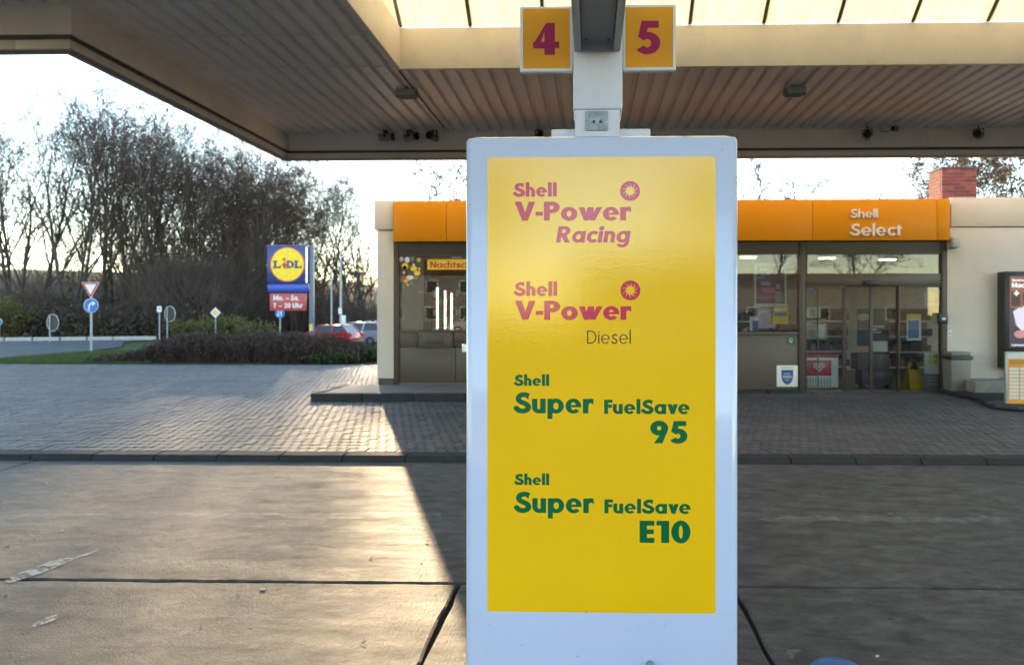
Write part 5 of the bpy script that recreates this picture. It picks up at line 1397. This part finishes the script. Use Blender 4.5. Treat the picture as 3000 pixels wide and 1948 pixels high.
[sw_(s_, a, b, *yy) for s_, a, b, yy in (('Mo.', 801, 831, (865, 880)), ('~', 837, 847, (865, 880)), ('Sa.', 852, 875, (865, 880)), ('7', 801, 809, (888, 902)), ('~', 816, 826, (888, 902)), ('20', 833, 851, (888, 902)), ('Uhr', 857, 886, (888, 902)))]

# street lamp, bare mast, notice post
Y = 50.0; p = at(998, 1000, Y); g_ = gz(p.x, Y)
t = thing('street_lamp', 'slim grey street lamp with a bright head over the car park', 'street lamp', (p.x, Y, g_))
MB().tube((p.x, Y, g_-.05), (p.x, Y, az(756, Y)), .10, .055, n=12).build('pole', POLE, t, smooth=True)
a = at(997, 757, Y); b_ = at(1020, 749, Y)
MB().tube(a, b_, .035, n=8).build('arm', POLE, t)
MB().prism([(a.x+.05, a.z+.02), (b_.x, b_.z-.05), (b_.x+.05, b_.z+.04), (a.x+.05, a.z+.14)], Y-.12, Y+.12).build('lamp_head', mat('lamp head pale', (0.55, 0.55, 0.55), 0.25, 0.5), t, bevel=.03)
q = box('pole_plate', ax(993, Y), ax(1003, Y), Y-.12, Y-.105, az(919, Y), az(902, Y), SWHT, t)
Y = 52.0; p = at(971, 990, Y); g_ = gz(p.x, Y)
t = thing('bare_mast', 'thin bare grey mast left of the street lamp', 'mast', (p.x, Y, g_))
MB().tube((p.x, Y, g_-.05), (p.x, Y, az(795, Y)), .075, .05, n=10).build('mast_pole', POLE, t, smooth=True); MB().tube((p.x, Y, az(795, Y)), (p.x, Y, az(793, Y)), .055, .02, n=10).build('mast_cap', WHT, t)
Y = 48.5; p = at(1006, 960, Y); g_ = gz(p.x, Y)
t = thing('info_post', 'white info board on a post beside the street lamp', 'notice board', (p.x, Y, g_))
box('board', ax(1000, Y), ax(1012, Y), Y, Y+.05, az(952, Y), az(924, Y), SWHT, t, bevel=.01); pole(t, p.x, Y+.025, g_, az(951, Y), .04)

# ---- parked cars, modelled along local x (nose at -x)
def car(name, label, loc, rz, prof_lo, roof, paint_, wheels, width=1.78, h_belt=.92):
    t = thing(name, label, 'car', loc, 'cars in the car park', rz); ORG[t] = Vector((0, 0, 0))
    def loft(rows, nm, m, par, bev=0.0):
        """rows: (x,z) closed outline, extruded across y with tucked edges"""
        mb = MB(); n = len(rows); cx_ = sum(p[0] for p in rows)/n; cz_ = sum(p[1] for p in rows)/n
        lay = [(-1, .93), (-.93, 1), (.93, 1), (1, .93)]
        for fy, k in lay: mb.v += [(cx_+(x-cx_)*(.985 if k < 1 else 1), fy*width/2, cz_+(z-cz_)*k) for x, z in rows]
        for q in range(3): mb.f += [(q*n+i, q*n+(i+1) % n, (q+1)*n+(i+1) % n, (q+1)*n+i) for i in range(n)]
        mb.f += [tuple(range(n))[::-1], tuple(range(3*n, 4*n))]
        return mb.build(nm, m, par, smooth=True)
    body = loft(prof_lo, 'body', paint_, t)
    # greenhouse: tapered glass volume with roof panel and pillars
    (bx0, bx1), (rx0, rx1), zr = roof[0], roof[1], roof[2]; wb, wr = width/2-.05, width/2-.24
    gh = MB().add([(bx0, -wb, h_belt-.04), (bx1, -wb, h_belt-.04), (bx1, wb, h_belt-.04), (bx0, wb, h_belt-.04), (rx0, -wr, zr), (rx1, -wr, zr), (rx1, wr, zr), (rx0, wr, zr)], [(0,3,2,1),(4,5,6,7),(0,1,5,4),(1,2,6,5),(2,3,7,6),(3,0,4,7)])
    gh.build('windows', mat('car glass', (0.025, 0.03, 0.033), 0.05, coat=.5), t)
    MB().box(rx0-.03, rx1+.03, -wr-.03, wr+.03, zr-.02, zr+.045).build('roof', paint_, t, bevel=.03)
    for s in (-1, 1):
        for bx, rx in ((bx0, rx0), (bx1, rx1), ((bx0*.42+bx1*.58), (rx0*.42+rx1*.58))):
            MB().tube((bx, s*(wb+.005), h_belt-.05), (rx, s*(wr+.005), zr), .045, n=6).build('pillar', paint_, t)
        MB().box(-1.0, -.82, s*(wb+.02), s*(wb+.18), h_belt, h_belt+.12).build('mirror', paint_, t, bevel=.03)
        for wx in wheels:
            w_ = MB().tube((wx, s*(width/2-.20), .31), (wx, s*(width/2+.012), .31), .31, n=22).build('tyre', BLKP, t, smooth=True)
            MB().tube((wx, s*(width/2-.0), .31), (wx, s*(width/2+.022), .31), .20, .17, n=16).build('rim', mat('rim alloy', (0.35, 0.35, 0.36), 0.3, 0.7), w_)
        xr = prof_max(prof_lo); MB().box(xr-.10, xr+.004, s*(width/2-.30), s*(width/2-.02), .70, .98).build('tail_light', mat('tail lamp', (0.45, 0.02, 0.02), 0.2), t, bevel=.02)
        xf = min(p[0] for p in prof_lo); MB().box(xf+.02, xf+.25, s*(width/2-.42), s*(width/2-.06), .62, .76).build('headlight', mat('head lamp', (0.5, 0.52, 0.55), 0.1), t, bevel=.02)
    xr = prof_max(prof_lo)
    MB().box(xr-.02, xr+.012, -.26, .26, .62, .73).build('number_plate', SWHT, t)
    MB().box(xr-.1, xr+.03, -width/2+.08, width/2-.08, .32, .46).build('bumper', BLKP, t, bevel=.03)
    return t
def prof_max(p): return max(q[0] for q in p)
HATCH = [(-2.05, .32), (-1.75, .22), (1.75, .22), (2.0, .34), (2.03, .62), (1.96, .96), (1.60, 1.0), (-.95, .96), (-1.75, .80), (-2.02, .64)]
WAGON = [(-2.25, .34), (-1.9, .24), (1.95, .24), (2.2, .36), (2.25, .66), (2.18, 1.02), (1.9, 1.06), (-1.0, 1.02), (-1.95, .86), (-2.22, .66)]
RED = mat('car red', (0.42, 0.015, 0.03), 0.25, coat=.6, var=.03); SILV = mat('car silver blue', (0.36, 0.40, 0.47), 0.25, .4, coat=.6, var=.03); CWH = mat('car white', (0.7, 0.7, 0.7), 0.3, coat=.5, var=.03)
Yc = 49.5; p = at(965, 1000, Yc); car('parked_car', 'red hatchback half hidden behind the hedge', (p.x, Yc, gz(p.x, Yc)+.05), -.22, HATCH, ((-1.15, 1.92), (-.35, 1.35), 1.42), RED, (-1.3, 1.25))
Yc = 54.0; p = at(1047, 1000, Yc); car('parked_car', 'silver blue estate car between the red hatchback and the shop corner', (p.x, Yc, gz(p.x, Yc)+.05), -.12, WAGON, ((-1.2, 2.1), (-.45, 1.75), 1.60), SILV, (-1.4, 1.35), 1.82, 1.0)
Yc = 59.5; p = at(1098, 1000, Yc); car('parked_car', 'white car behind the silver estate at the shop corner', (p.x, Yc, gz(p.x, Yc)+.05), -.1, WAGON, ((-1.2, 2.1), (-.45, 1.75), 1.62), CWH, (-1.4, 1.35), 1.82, 1.0)

# ================================================================== PLANTS
def tubes_mesh(name, segs, m):
    """segs: rows of p0(3) p1(3) r0 r1; three-sided tubes, built in one go"""
    S = np.array(segs, float); n = len(S)
    p0, p1, r0, r1 = S[:, 0:3], S[:, 3:6], S[:, 6], S[:, 7]
    d = p1 - p0; L = np.linalg.norm(d, axis=1, keepdims=True); d = d/np.maximum(L, 1e-6)
    ref = np.where(np.abs(d[:, 2:3]) > .9, np.array([[1., 0, 0]]), np.array([[0, 0, 1.]]))
    u = np.cross(d, ref); u /= np.linalg.norm(u, axis=1, keepdims=True); w = np.cross(d, u)
    big = r0 > .05; out_v = []; out_f = []; k0 = 0
    for sel, k in ((big, 6), (~big, 3)):
        if not sel.any(): continue
        A = np.arange(k)*2*np.pi/k; ca, sa = np.cos(A)[None, :, None], np.sin(A)[None, :, None]
        ro = ca*u[sel][:, None, :] + sa*w[sel][:, None, :]
        a = p0[sel][:, None, :] + ro*r0[sel][:, None, None]; b = p1[sel][:, None, :] + ro*r1[sel][:, None, None]
        v = np.concatenate([a, b], 1).reshape(-1, 3); m_ = int(sel.sum())
        base = (np.arange(m_)*2*k)[:, None, None] + k0
        i = np.arange(k); q = np.stack([i, (i+1) % k, k+(i+1) % k, k+i], 1)[None]
        out_v.append(v); out_f.append((base+q).reshape(-1, 4)); k0 += len(v)
    v = np.concatenate(out_v); f = np.concatenate(out_f)
    return quads_mesh(name, v, f, m)
def quads_mesh(name, v, f, m, smooth=False):
    me = bpy.data.meshes.new(name)
    me.vertices.add(len(v)); me.vertices.foreach_set('co', np.asarray(v, np.float32).ravel())
    me.loops.add(len(f)*4); me.loops.foreach_set('vertex_index', np.asarray(f, np.int32).ravel())
    me.polygons.add(len(f)); me.polygons.foreach_set('loop_start', np.arange(len(f), dtype=np.int32)*4)
    try: me.polygons.foreach_set('loop_total', np.full(len(f), 4, np.int32))
    except Exception: pass
    me.update(calc_edges=True); me.validate(); me.materials.append(m); return me
def leaf_cards(name, P, size, m, rng, droop=0.0):
    n = len(P); a = rng.normal(size=(n, 3)); a /= np.linalg.norm(a, axis=1, keepdims=True)
    b = np.cross(a, rng.normal(size=(n, 3))); b /= np.linalg.norm(b, axis=1, keepdims=True)
    s = (size*rng.uniform(.6, 1.3, n))[:, None]
    v = np.stack([P - a*s, P + b*s*.55, P + a*s, P - b*s*.55], 1).reshape(-1, 3)
    return quads_mesh(name, v, np.arange(4*n).reshape(-1, 4), m)
def grow_tree(seed, Ht, stems=1, lean=.12, limbs=11, spread=.62, det=3, start=.28, tw=1.0, arch=.0):
    """branch segments of a leafless tree: thick list, thin list, twig tips"""
    rg = np.random.default_rng(seed); thick = []; thin = []; tips = []
    def chain(p, d, L, r, nseg, wob, up, lvl):
        pts = [p.copy()]; dd = d.copy(); rr = [r]
        for k in range(nseg):
            dd = dd + rg.normal(0, wob, 3) + np.array([0, 0, up]); dd /= np.linalg.norm(dd)
            p = p + dd*(L/nseg); pts.append(p.copy()); rr.append(r*(1 - .82*(k+1)/nseg))
        tgt = thick if lvl <= 1 else thin
        for a, b, ra, rb_ in zip(pts, pts[1:], rr, rr[1:]): tgt.append((*a, *b, max(ra, .013*tw), max(rb_, .010*tw)))
        return pts, rr
    def branch(p, d, L, r, lvl):
        nseg = (9, 6, 5, 3, 2)[lvl]
        pts, rr = chain(p, d, L, r, nseg, (.06, .13, .17, .20, .22)[lvl], (.03, .085, .07, .05, .03)[lvl], lvl)
        if lvl > det: tips.append(pts[-1]); return
        nch = (limbs, 6, 5, 3)[lvl]
        for k in range(nch):
            t = (start if lvl == 0 else .18) + (1 - (start if lvl == 0 else .18))*(k + rg.random()*.9)/nch
            t = min(t, .985); i = min(int(t*nseg), nseg-1); f = t*nseg - i
            q = np.array(pts[i])*(1-f) + np.array(pts[i+1])*f; rq = rr[i]*(1-f) + rr[i+1]*f
            ax_ = np.array(pts[i+1]) - np.array(pts[i]); ax_ /= np.linalg.norm(ax_)
            ang = rg.uniform(.45, 1.0)*(spread if lvl == 0 else .75 + .1*lvl); ph = rg.uniform(0, 6.283) if lvl else 2.4*k + rg.uniform(-.5, .5)
            u = np.cross(ax_, [.3, .9, .2]); u /= np.linalg.norm(u); w = np.cross(ax_, u)
            nd = ax_*math.cos(ang) + (u*math.cos(ph) + w*math.sin(ph))*math.sin(ang)
            l_ = L*((.72 - .42*(t-start)) if lvl == 0 else (.62 - .30*t))*rg.uniform(.75, 1.15)
            branch(q, nd, l_, min(rq*.62, r*.5), lvl+1)
    for s in range(stems):
        ph = 6.283*s/stems + rg.uniform(-.4, .4); le = lean*rg.uniform(.6, 1.4) if stems > 1 else rg.uniform(0, lean)
        d = np.array([math.cos(ph)*le, math.sin(ph)*le, 1.0]); d /= np.linalg.norm(d)
        branch(np.array([math.cos(ph)*.25*(stems > 1), math.sin(ph)*.25*(stems > 1), -.15]), d, Ht*rg.uniform(.86, 1.0), Ht*.0135/(1 if stems == 1 else 1.25), 0)
    return thick, thin, np.array(tips)
IVY = mat_leaf('ivy leaves', (0.012, 0.020, 0.008), (0.028, 0.042, 0.016), .15)
BROWNL = mat_leaf('withered leaves', (0.070, 0.036, 0.018), (0.14, 0.075, 0.035), .35)
GREENL = mat_leaf('olive leaves', (0.085, 0.088, 0.022), (0.17, 0.155, 0.045), .45)
LIB = []
def lib(seed, Ht, leaves=0, ivy=0, lsize=.06, **k):
    th, tn, tp = grow_tree(seed, Ht, **k); rg = np.random.default_rng(seed+50)
    mt = tubes_mesh('trunk', th, BARK); mc = tubes_mesh('crown', tn, TWIG); ml = None; mi = None
    if leaves:
        idx = rg.integers(0, len(tp), leaves); P = tp[idx] + rg.normal(0, .12, (leaves, 3)); ml = leaf_cards('leaves', P, lsize, BROWNL, rg)
    if ivy:
        T = np.array([s for s in th if s[6] > .05]); T = T[T[:, 2] < Ht*.40]; idx = rg.integers(0, len(T), ivy); f = rg.random((ivy, 1))
        P = T[idx, 0:3]*(1-f) + T[idx, 3:6]*f + rg.normal(0, .16, (ivy, 3)); mi = leaf_cards('ivy', P, .10, IVY, rg)
    LIB.append((mt, mc, ml, mi, float(np.percentile(tp[:, 2], 94))))
lib(1, 17, stems=3, lean=.22, limbs=9, spread=.60, leaves=160, lsize=.06)         # 0 multi-stem
lib(2, 18, limbs=13, spread=.62, start=.25)                                        # 1 tall fan
lib(3, 16, limbs=13, spread=.55, leaves=150, ivy=1500, lsize=.07)                  # 2 ivy trunk
lib(4, 15, stems=2, lean=.18, limbs=10, spread=.62, leaves=5000, lsize=.075)       # 3 withered leaves
lib(5, 13, limbs=11, spread=.75, leaves=5000, lsize=.075, start=.2)                # 4 low spreading
lib(6, 12, limbs=12, spread=.85, start=.3, tw=2.4)                                # 5 open park tree
lib(7, 11, limbs=13, spread=.9, leaves=7000, lsize=.085, start=.22)                # 6 brown leafy
def plant_tree(k, X, Y, Ht, rz, label, group, lean=(0, 0), wide=1.0):
    mt, mc, ml, mi, h0 = LIB[k]; s = Ht/h0
    t = thing('bare_tree' if k != 6 else 'brown_tree', label, 'tree', (X, Y, gz(X, Y)-.05), group, rz)
    t.scale = (s*wide, s*wide, s); t.rotation_euler = (lean[0], lean[1], rz)
    for nm, me_ in (('trunk', mt), ('crown', mc), ('leaves', ml), ('ivy', mi)):
        if me_:
            o = bpy.data.objects.new(nm, me_); C.objects.link(o); o.parent = t
ORD = ['first', 'second', 'third', 'fourth', 'fifth', 'sixth', 'seventh', 'eighth', 'ninth', 'tenth', 'eleventh', 'twelfth', 'thirteenth', 'fourteenth', 'fifteenth', 'sixteenth', 'seventeenth', 'eighteenth', 'nineteenth', 'twentieth']
front = [(28, 330, 57, 0, 1.1), (110, 292, 60, 1, .9), (215, 252, 55, 0, 1.0), (305, 258, 60, 1, .95), (345, 285, 64, 3, 1.0), (405, 300, 62, 1, .9), (452, 352, 58, 2, 1.0), (520, 352, 60, 1, .9), (566, 400, 64, 2, 1.0), (625, 425, 60, 2, 1.0), (690, 432, 62, 3, 1.0), (745, 452, 60, 2, 1.0), (805, 470, 64, 3, 1.15), (870, 484, 66, 3, 1.1), (955, 520, 68, 1, 1.0), (1040, 555, 66, 1, 1.1), (1085, 580, 64, 1, 1.2)]
rt = random.Random(21)
kinds = {0: 'forked bare tree with several leaning stems', 1: 'tall bare tree with fine upright branches', 2: 'bare tree with an ivy clad trunk', 3: 'bare tree keeping some withered leaves', 4: 'low bare tree with brownish twigs'}
for i, (px_, pyt, Y, k, wd) in enumerate(front):
    X = ax(px_, Y); Ht = az(pyt, Y) - gz(X, Y)
    plant_tree(k, X, Y, Ht, rt.uniform(0, 6.28), '%s, %s from the left along the wood edge' % (kinds[k], ORD[i]), 'trees along the wood edge', wide=wd)
back = [(40, 350, 72, 1), (370, 330, 72, 1), (430, 345, 75, 3), (485, 372, 70, 2), (545, 395, 74, 3), (600, 415, 72, 3), (660, 430, 70, 2), (715, 445, 74, 3), (775, 460, 71, 3), (835, 475, 73, 3), (885, 492, 72, 4), (920, 510, 75, 3)]
for i, (px_, pyt, Y, k) in enumerate(back):
    X = ax(px_, Y); Ht = az(pyt, Y) - gz(X, Y)
    plant_tree(k, X, Y, Ht, rt.uniform(0, 6.28), '%s, %s from the left in the second row' % (kinds[k], ORD[i]), 'second row of trees in the wood')
for k, px_, pyt, Y, lab in ((5, 1285, 500, 46, 'bare tree rising behind the left end of the shop roof'), (5, 2300, 505, 62, 'bare tree behind the shop roof between pump and chimney'), (6, 2960, 400, 34, 'brown leaved tree behind the chimney and shop roof'), (6, 2800, 455, 40, 'smaller brown leaved tree just behind the chimney')):
    X = ax(px_, Y); plant_tree(k, X, Y, az(pyt, Y)-gz(X, Y), rt.uniform(0, 6.28), lab, 'trees behind the shop', wide=1.25)
# the wood behind: one mass of trunks and twigs
segs = []; rw = np.random.default_rng(9)
for q in range(46):
    x = rw.uniform(-74, -16); y = rw.uniform(69, 92); h = rw.uniform(9, 14) * (1.0 if x < -38 else .68 if x < -30 else .5)
    th, tn, tp = grow_tree(200+q, h, limbs=9, det=2, spread=.6, start=.2, tw=1.9)
    off = np.array([x, y, gz(x, y)]); 
    for S in (th, tn):
        A = np.array(S); A[:, 0:3] += off; A[:, 3:6] += off; segs.append(A)
A = np.concatenate(segs); me = tubes_mesh('wood_mass', A, TWIG); o = mesh_obj('wood_mass', me)
prop(o, 'dense mass of thin bare trees filling the wood behind', 'wood', kind='stuff')
# undergrowth: leaning stems
N = 26000; px_ = rw.uniform(-60, 1130, N); Y = rw.uniform(47, 74, N); X = (px_-1730)/F*Y
keep = ~((X > -24) & (Y < 62)); X, Y = X[keep], Y[keep]; N = len(X)
hmax = np.where(px_[keep] < 420, 2.4, 4.6) * (.45 + .9*rw.random(N)) * (0.55 + .45*np.sin(X*.5)*np.sin(Y*.31+1)) + .5
hmax = np.where(px_[keep] > 800, hmax*.62, hmax)
Z = ghz(X, Y); lx = rw.normal(0, .32, N); ly = rw.normal(0, .3, N)
A = np.stack([X, Y, Z-.05, X+lx*hmax*.5, Y+ly*hmax*.5, Z+hmax*.6, np.full(N, .020), np.full(N, .014)], 1)
B = np.stack([A[:, 3], A[:, 4], A[:, 5], X+lx*hmax+rw.normal(0, .15, N), Y+ly*hmax, Z+hmax, np.full(N, .014), np.full(N, .009)], 1)
D = np.stack([A[:, 3], A[:, 4], A[:, 5], X-lx*hmax*.4+rw.normal(0, .3, N), Y+rw.normal(0, .3, N), Z+hmax*.95, np.full(N, .012), np.full(N, .008)], 1)
o = mesh_obj('undergrowth', tubes_mesh('undergrowth', np.concatenate([A, B, D]), mat('bramble stems', (0.075, 0.055, 0.042), 0.9, var=.35, vscale=.6)))
prop(o, 'tangled brown undergrowth below the bare trees', 'undergrowth', kind='stuff')
N = 30000; px2 = rw.uniform(-60, 1130, N); Y = rw.uniform(45, 72, N); X = (px2-1730)/F*Y; keep = ~((X > -24) & (Y < 62)); X, Y = X[keep], Y[keep]
P = np.stack([X, Y, ghz(X, Y) + np.abs(rw.normal(0, .9, len(X)))], 1)
o = mesh_obj('undergrowth_leaves', leaf_cards('undergrowth_leaves', P, .14, mat_leaf('dull undergrowth', (0.030, 0.030, 0.012), (0.060, 0.045, 0.020), .2), rw))
prop(o, 'low dull leaves among the undergrowth at the wood edge', 'undergrowth', kind='stuff')
# thin saplings crowding the wood
segs = []; N = 3000; ps = rw.uniform(-40, 1110, N); ps = np.where(rw.random(N) < .45, rw.uniform(380, 860, N), ps)
for q in range(N):
    Y_ = rw.uniform(56, 80); X_ = (ps[q]-1730)/F*Y_
    h = rw.uniform(4, 9.5) if 340 < ps[q] < 850 else rw.uniform(2.5, 5.5) if ps[q] <= 340 else rw.uniform(2.0, 4.6)
    z_ = gz(X_, Y_); p = np.array([X_, Y_, z_-.1]); d = np.array([rw.normal(0, .10), rw.normal(0, .10), 1.0])
    for k in range(4):
        n2 = p + d*h/4; segs.append((*p, *n2, .032*(1-.22*k), .032*(1-.22*(k+1))))
        for _ in range(3):
            t_ = rw.random(); s0 = p*(1-t_)+n2*t_; dd = np.array([rw.normal(0, .5), rw.normal(0, .5), rw.uniform(.4, 1.0)])*h*.16*(1.2-.15*k)
            segs.append((*s0, *(s0+dd), .013, .008))
        p = n2; d = d + np.array([rw.normal(0, .07), rw.normal(0, .07), 0])
o = mesh_obj('sapling_thicket', tubes_mesh('sapling_thicket', segs, TWIG))
prop(o, 'thicket of thin leafless saplings between the tree trunks', 'thicket', kind='stuff')
# bushes: leaf cards around stems
def bush(nm, lab, X, Y, rx, ry, h, n, m, seed, size=.07, stems=60):
    rg = np.random.default_rng(seed); z0 = gz(X, Y)
    t = thing(nm, lab, 'bush', (X, Y, z0)); ORG[t] = Vector((0, 0, 0))
    a = rg.uniform(0, 6.283, stems); sp = np.sqrt(rg.random(stems)); hh = h*rg.uniform(.6, 1.05, stems)*(1-.35*sp**2)
    S = [(rx*.35*s_*math.cos(q), ry*.35*s_*math.sin(q), -.05, rx*s_*math.cos(q), ry*s_*math.sin(q), z_, .014, .006) for q, s_, z_ in zip(a, sp, hh)]
    o = mesh_obj('stems', tubes_mesh('stems', S, TWIG), t)
    S = np.array(S); i = rg.integers(0, stems, n); f = rg.random((n, 1))**.6; P = S[i, 0:3]*(1-f) + S[i, 3:6]*f + rg.normal(0, .11*h**.5, (n, 3)); P[:, 2] = np.abs(P[:, 2])
    mesh_obj('foliage', leaf_cards('foliage', P, size, m, rg), t)
for i, (px_, Y, rx, h, lab) in enumerate(((575, 43.5, 1.5, 1.35, 'olive green bush left of the priority sign'), (665, 43.0, 1.8, 1.6, 'olive green bush right of the priority sign'), (735, 42.0, 1.7, 1.6, 'olive green bush left of the supermarket sign'), (930, 43.5, 1.3, 1.1, 'loose green bush in front of the red hatchback'), (15, 46.0, 1.9, 2.6, 'yellowish green bush at the left frame edge'))):
    bush('green_bush', lab, ax(px_, Y), Y, rx, rx*.8, h, 3600, GREENL, 70+i, .085)
bush('grass_clump', 'low green clump at the hedge end beside the shop corner', ax(1075, 24.5), 24.5, 1.3, 1.0, .45, 5000, mat_leaf('verge green', (0.03, 0.05, 0.014), (0.06, 0.085, 0.025), .3), 81, .05, 80)
bush('grass_clump', 'round dark green clump in front of the hedge end', ax(980, 22.9), 22.9, .8, .5, .38, 3500, mat_leaf('verge green', (0.03, 0.05, 0.014), (0.06, 0.085, 0.025), .3), 82, .045, 60)
# low brown hedge along the paving
HEDGE = mat_leaf('hedge leaves', (0.035, 0.020, 0.016), (0.072, 0.040, 0.028), .25); HEDGE2 = mat_leaf('hedge green leaves', (0.024, 0.030, 0.012), (0.05, 0.05, 0.02), .25)
t = thing('low_hedge', 'long low reddish brown hedge along the far edge of the paving', 'hedge', (-11, 23.6, gz(-11, 23.6))); ORG[t] = Vector((0, 0, 0))
rg = np.random.default_rng(31)
x0h, x1h = ax(255, 22.8)+11, ax(1040, 23.5)+11
def hh(x):                                     # hedge height along its length
    u = (x-x0h)/(x1h-x0h); return (.16 + .74*sstep(0, .36, u))*(1 - .45*sstep(.86, 1.0, u)) + .05*np.sin(x*2.3) + .04*np.sin(x*5.1+1)
n = 5200; x = rg.uniform(x0h, x1h, n); dpt = rg.uniform(-.75, 1.5, n); h = hh(x)*rg.uniform(.75, 1.1, n)*(1-.35*((dpt-.4)/1.2)**2)
S = np.stack([x, dpt, np.full(n, -.02), x+rg.normal(0, .16, n), dpt+rg.normal(0, .16, n), np.maximum(h, .06), np.full(n, .007), np.full(n, .004)], 1)
mesh_obj('stems', tubes_mesh('stems', S, TWIG), t)
for nm, n_, m, sz in (('foliage', 44000, HEDGE, .036), ('green_foliage', 14000, HEDGE2, .036)):
    i = rg.integers(0, n, n_); f = rg.random((n_, 1))**.55; P = S[i, 0:3]*(1-f) + S[i, 3:6]*f + rg.normal(0, .05, (n_, 3))
    if nm == 'green_foliage': P = P[(P[:, 0] < x0h+3.2) | (P[:, 2] < .18)]
    P[:, 2] = np.abs(P[:, 2]); mesh_obj(nm, leaf_cards(nm, P, sz, m, rg), t)
# grass blades on the verge and the paving edge
n = 42000; px_ = rg.uniform(-40, 420, n); Y = rg.uniform(22.35, 31, n); X = (px_-1730)/F*Y
keep = X > np.interp(Y, [23.4, 25.7, 29, 34], [-19.5, -19.9, -20.2, -21.4]) + .05; X, Y = X[keep], Y[keep]; keep = (X < -10); X, Y = X[keep], Y[keep]
Z = ghz(X, Y)+.02; n = len(X); hg = rg.uniform(.04, .11, n); tx = rg.normal(0, .03, n); ty = rg.normal(0, .03, n); w_ = .008
v = np.stack([np.stack([X-w_, Y, Z], 1), np.stack([X+w_, Y, Z], 1), np.stack([X+tx+.002, Y+ty, Z+hg], 1), np.stack([X+tx-.002, Y+ty, Z+hg], 1)], 1).reshape(-1, 3)
o = mesh_obj('grass_blades', quads_mesh('grass_blades', v, np.arange(4*n).reshape(-1, 4), mat_leaf('grass blade', (0.035, 0.070, 0.014), (0.085, 0.12, 0.03), .35)))
prop(o, 'short green grass blades on the verge by the paving', 'grass', kind='stuff')

# ================================================================== BEHIND THE VIEWER AND FAR HOUSES (seen in glass and gloss)
def house(lab, X, Y, w, d, h, hr, wallc, face, roofc=(0.12, 0.05, 0.035), nwin=4):
    z0 = gz(X, Y)
    t = thing('house', lab, 'house', (X, Y, z0), 'houses around the station')
    m = mat('house wall %s' % str(wallc), wallc, .85, var=.06); mr = mat('house roof %s' % str(roofc), roofc, .8, var=.2)
    wl2 = box('wall', X-w/2, X+w/2, Y-d/2, Y+d/2, z0-.1, z0+h, m, t)
    rf = MB().add([(X-w/2-.4, Y-d/2-.4, z0+h+.003), (X+w/2+.4, Y-d/2-.4, z0+h+.003), (X+w/2+.4, Y+d/2+.4, z0+h+.003), (X-w/2-.4, Y+d/2+.4, z0+h+.003), (X-w/2-.4, Y, z0+h+hr), (X+w/2+.4, Y, z0+h+hr)], [(0,3,2,1),(0,1,5,4),(2,3,4,5),(0,4,3),(1,2,5)]).build('roof', mr, t)
    yf = Y + face*d/2
    for fl_ in range(max(1, int(h//2.7))):
        for k in range(nwin):
            x = X - w/2 + w*(k+.5)/nwin; z = z0 + .95 + fl_*2.7
            fr2 = box('window', x-.65, x+.65, yf-.03, yf+.03, z, z+1.35, WHT, t)
            box('pane', x-.57, x+.57, yf+face*.031, yf+face*.036, z+.08, z+1.27, mat('far pane', (0.04, 0.05, 0.06), 0.06), fr2)
house('beige house with a lit gable at the right edge behind the shop', ax(3080, 44), 44, 6.5, 8, 4.0, 3.3, (0.55, 0.48, 0.38), -1)
house('long pale workshop facing the station behind the viewer', 16, -50, 34, 10, 4.2, 1.6, (0.13, 0.12, 0.11), 1, nwin=5)
house('white two storey house facing the station behind the viewer', -18, -52, 14, 10, 5.6, 3.2, (0.22, 0.21, 0.2), 1)
house('grey house facing the station far left behind the viewer', -42, -48, 14, 10, 3.2, 3.6, (0.26, 0.24, 0.22), 1)
for k, X, Y, Ht, lab in ((5, -6, -40, 11, 'bare tree behind the viewer beside the white house'), (6, 7, -36, 10, 'brown leaved tree behind the viewer, left of the workshop'), (1, 16, -38, 13, 'tall bare tree behind the viewer before the workshop'), (6, 24, -40, 12, 'brown leaved tree behind the viewer at the workshop end'), (5, -27, -42, 12, 'bare tree behind the viewer before the grey house')):
    plant_tree(k, X, Y, Ht, X, lab, 'trees behind the viewer')
for k, (X_, Y_, pt, lab) in enumerate(((3, -29, SILV, 'silver car on the street behind the viewer'), (11, -31.5, BLKP, 'black car on the street behind the viewer'), (-9, -30, CWH, 'white car on the street behind the viewer'))):
    car('street_car', lab, (X_, Y_, gz(X_, Y_)+.06), 0, WAGON, ((-1.2, 2.1), (-.45, 1.75), 1.60), pt, (-1.4, 1.35), 1.82, 1.0)
o = draped('street', [(-120, -26), (120, -26), (120, -34), (-120, -34)], .05, ASPH, 12)
prop(o, 'asphalt street passing behind the viewer', 'road', kind='structure')
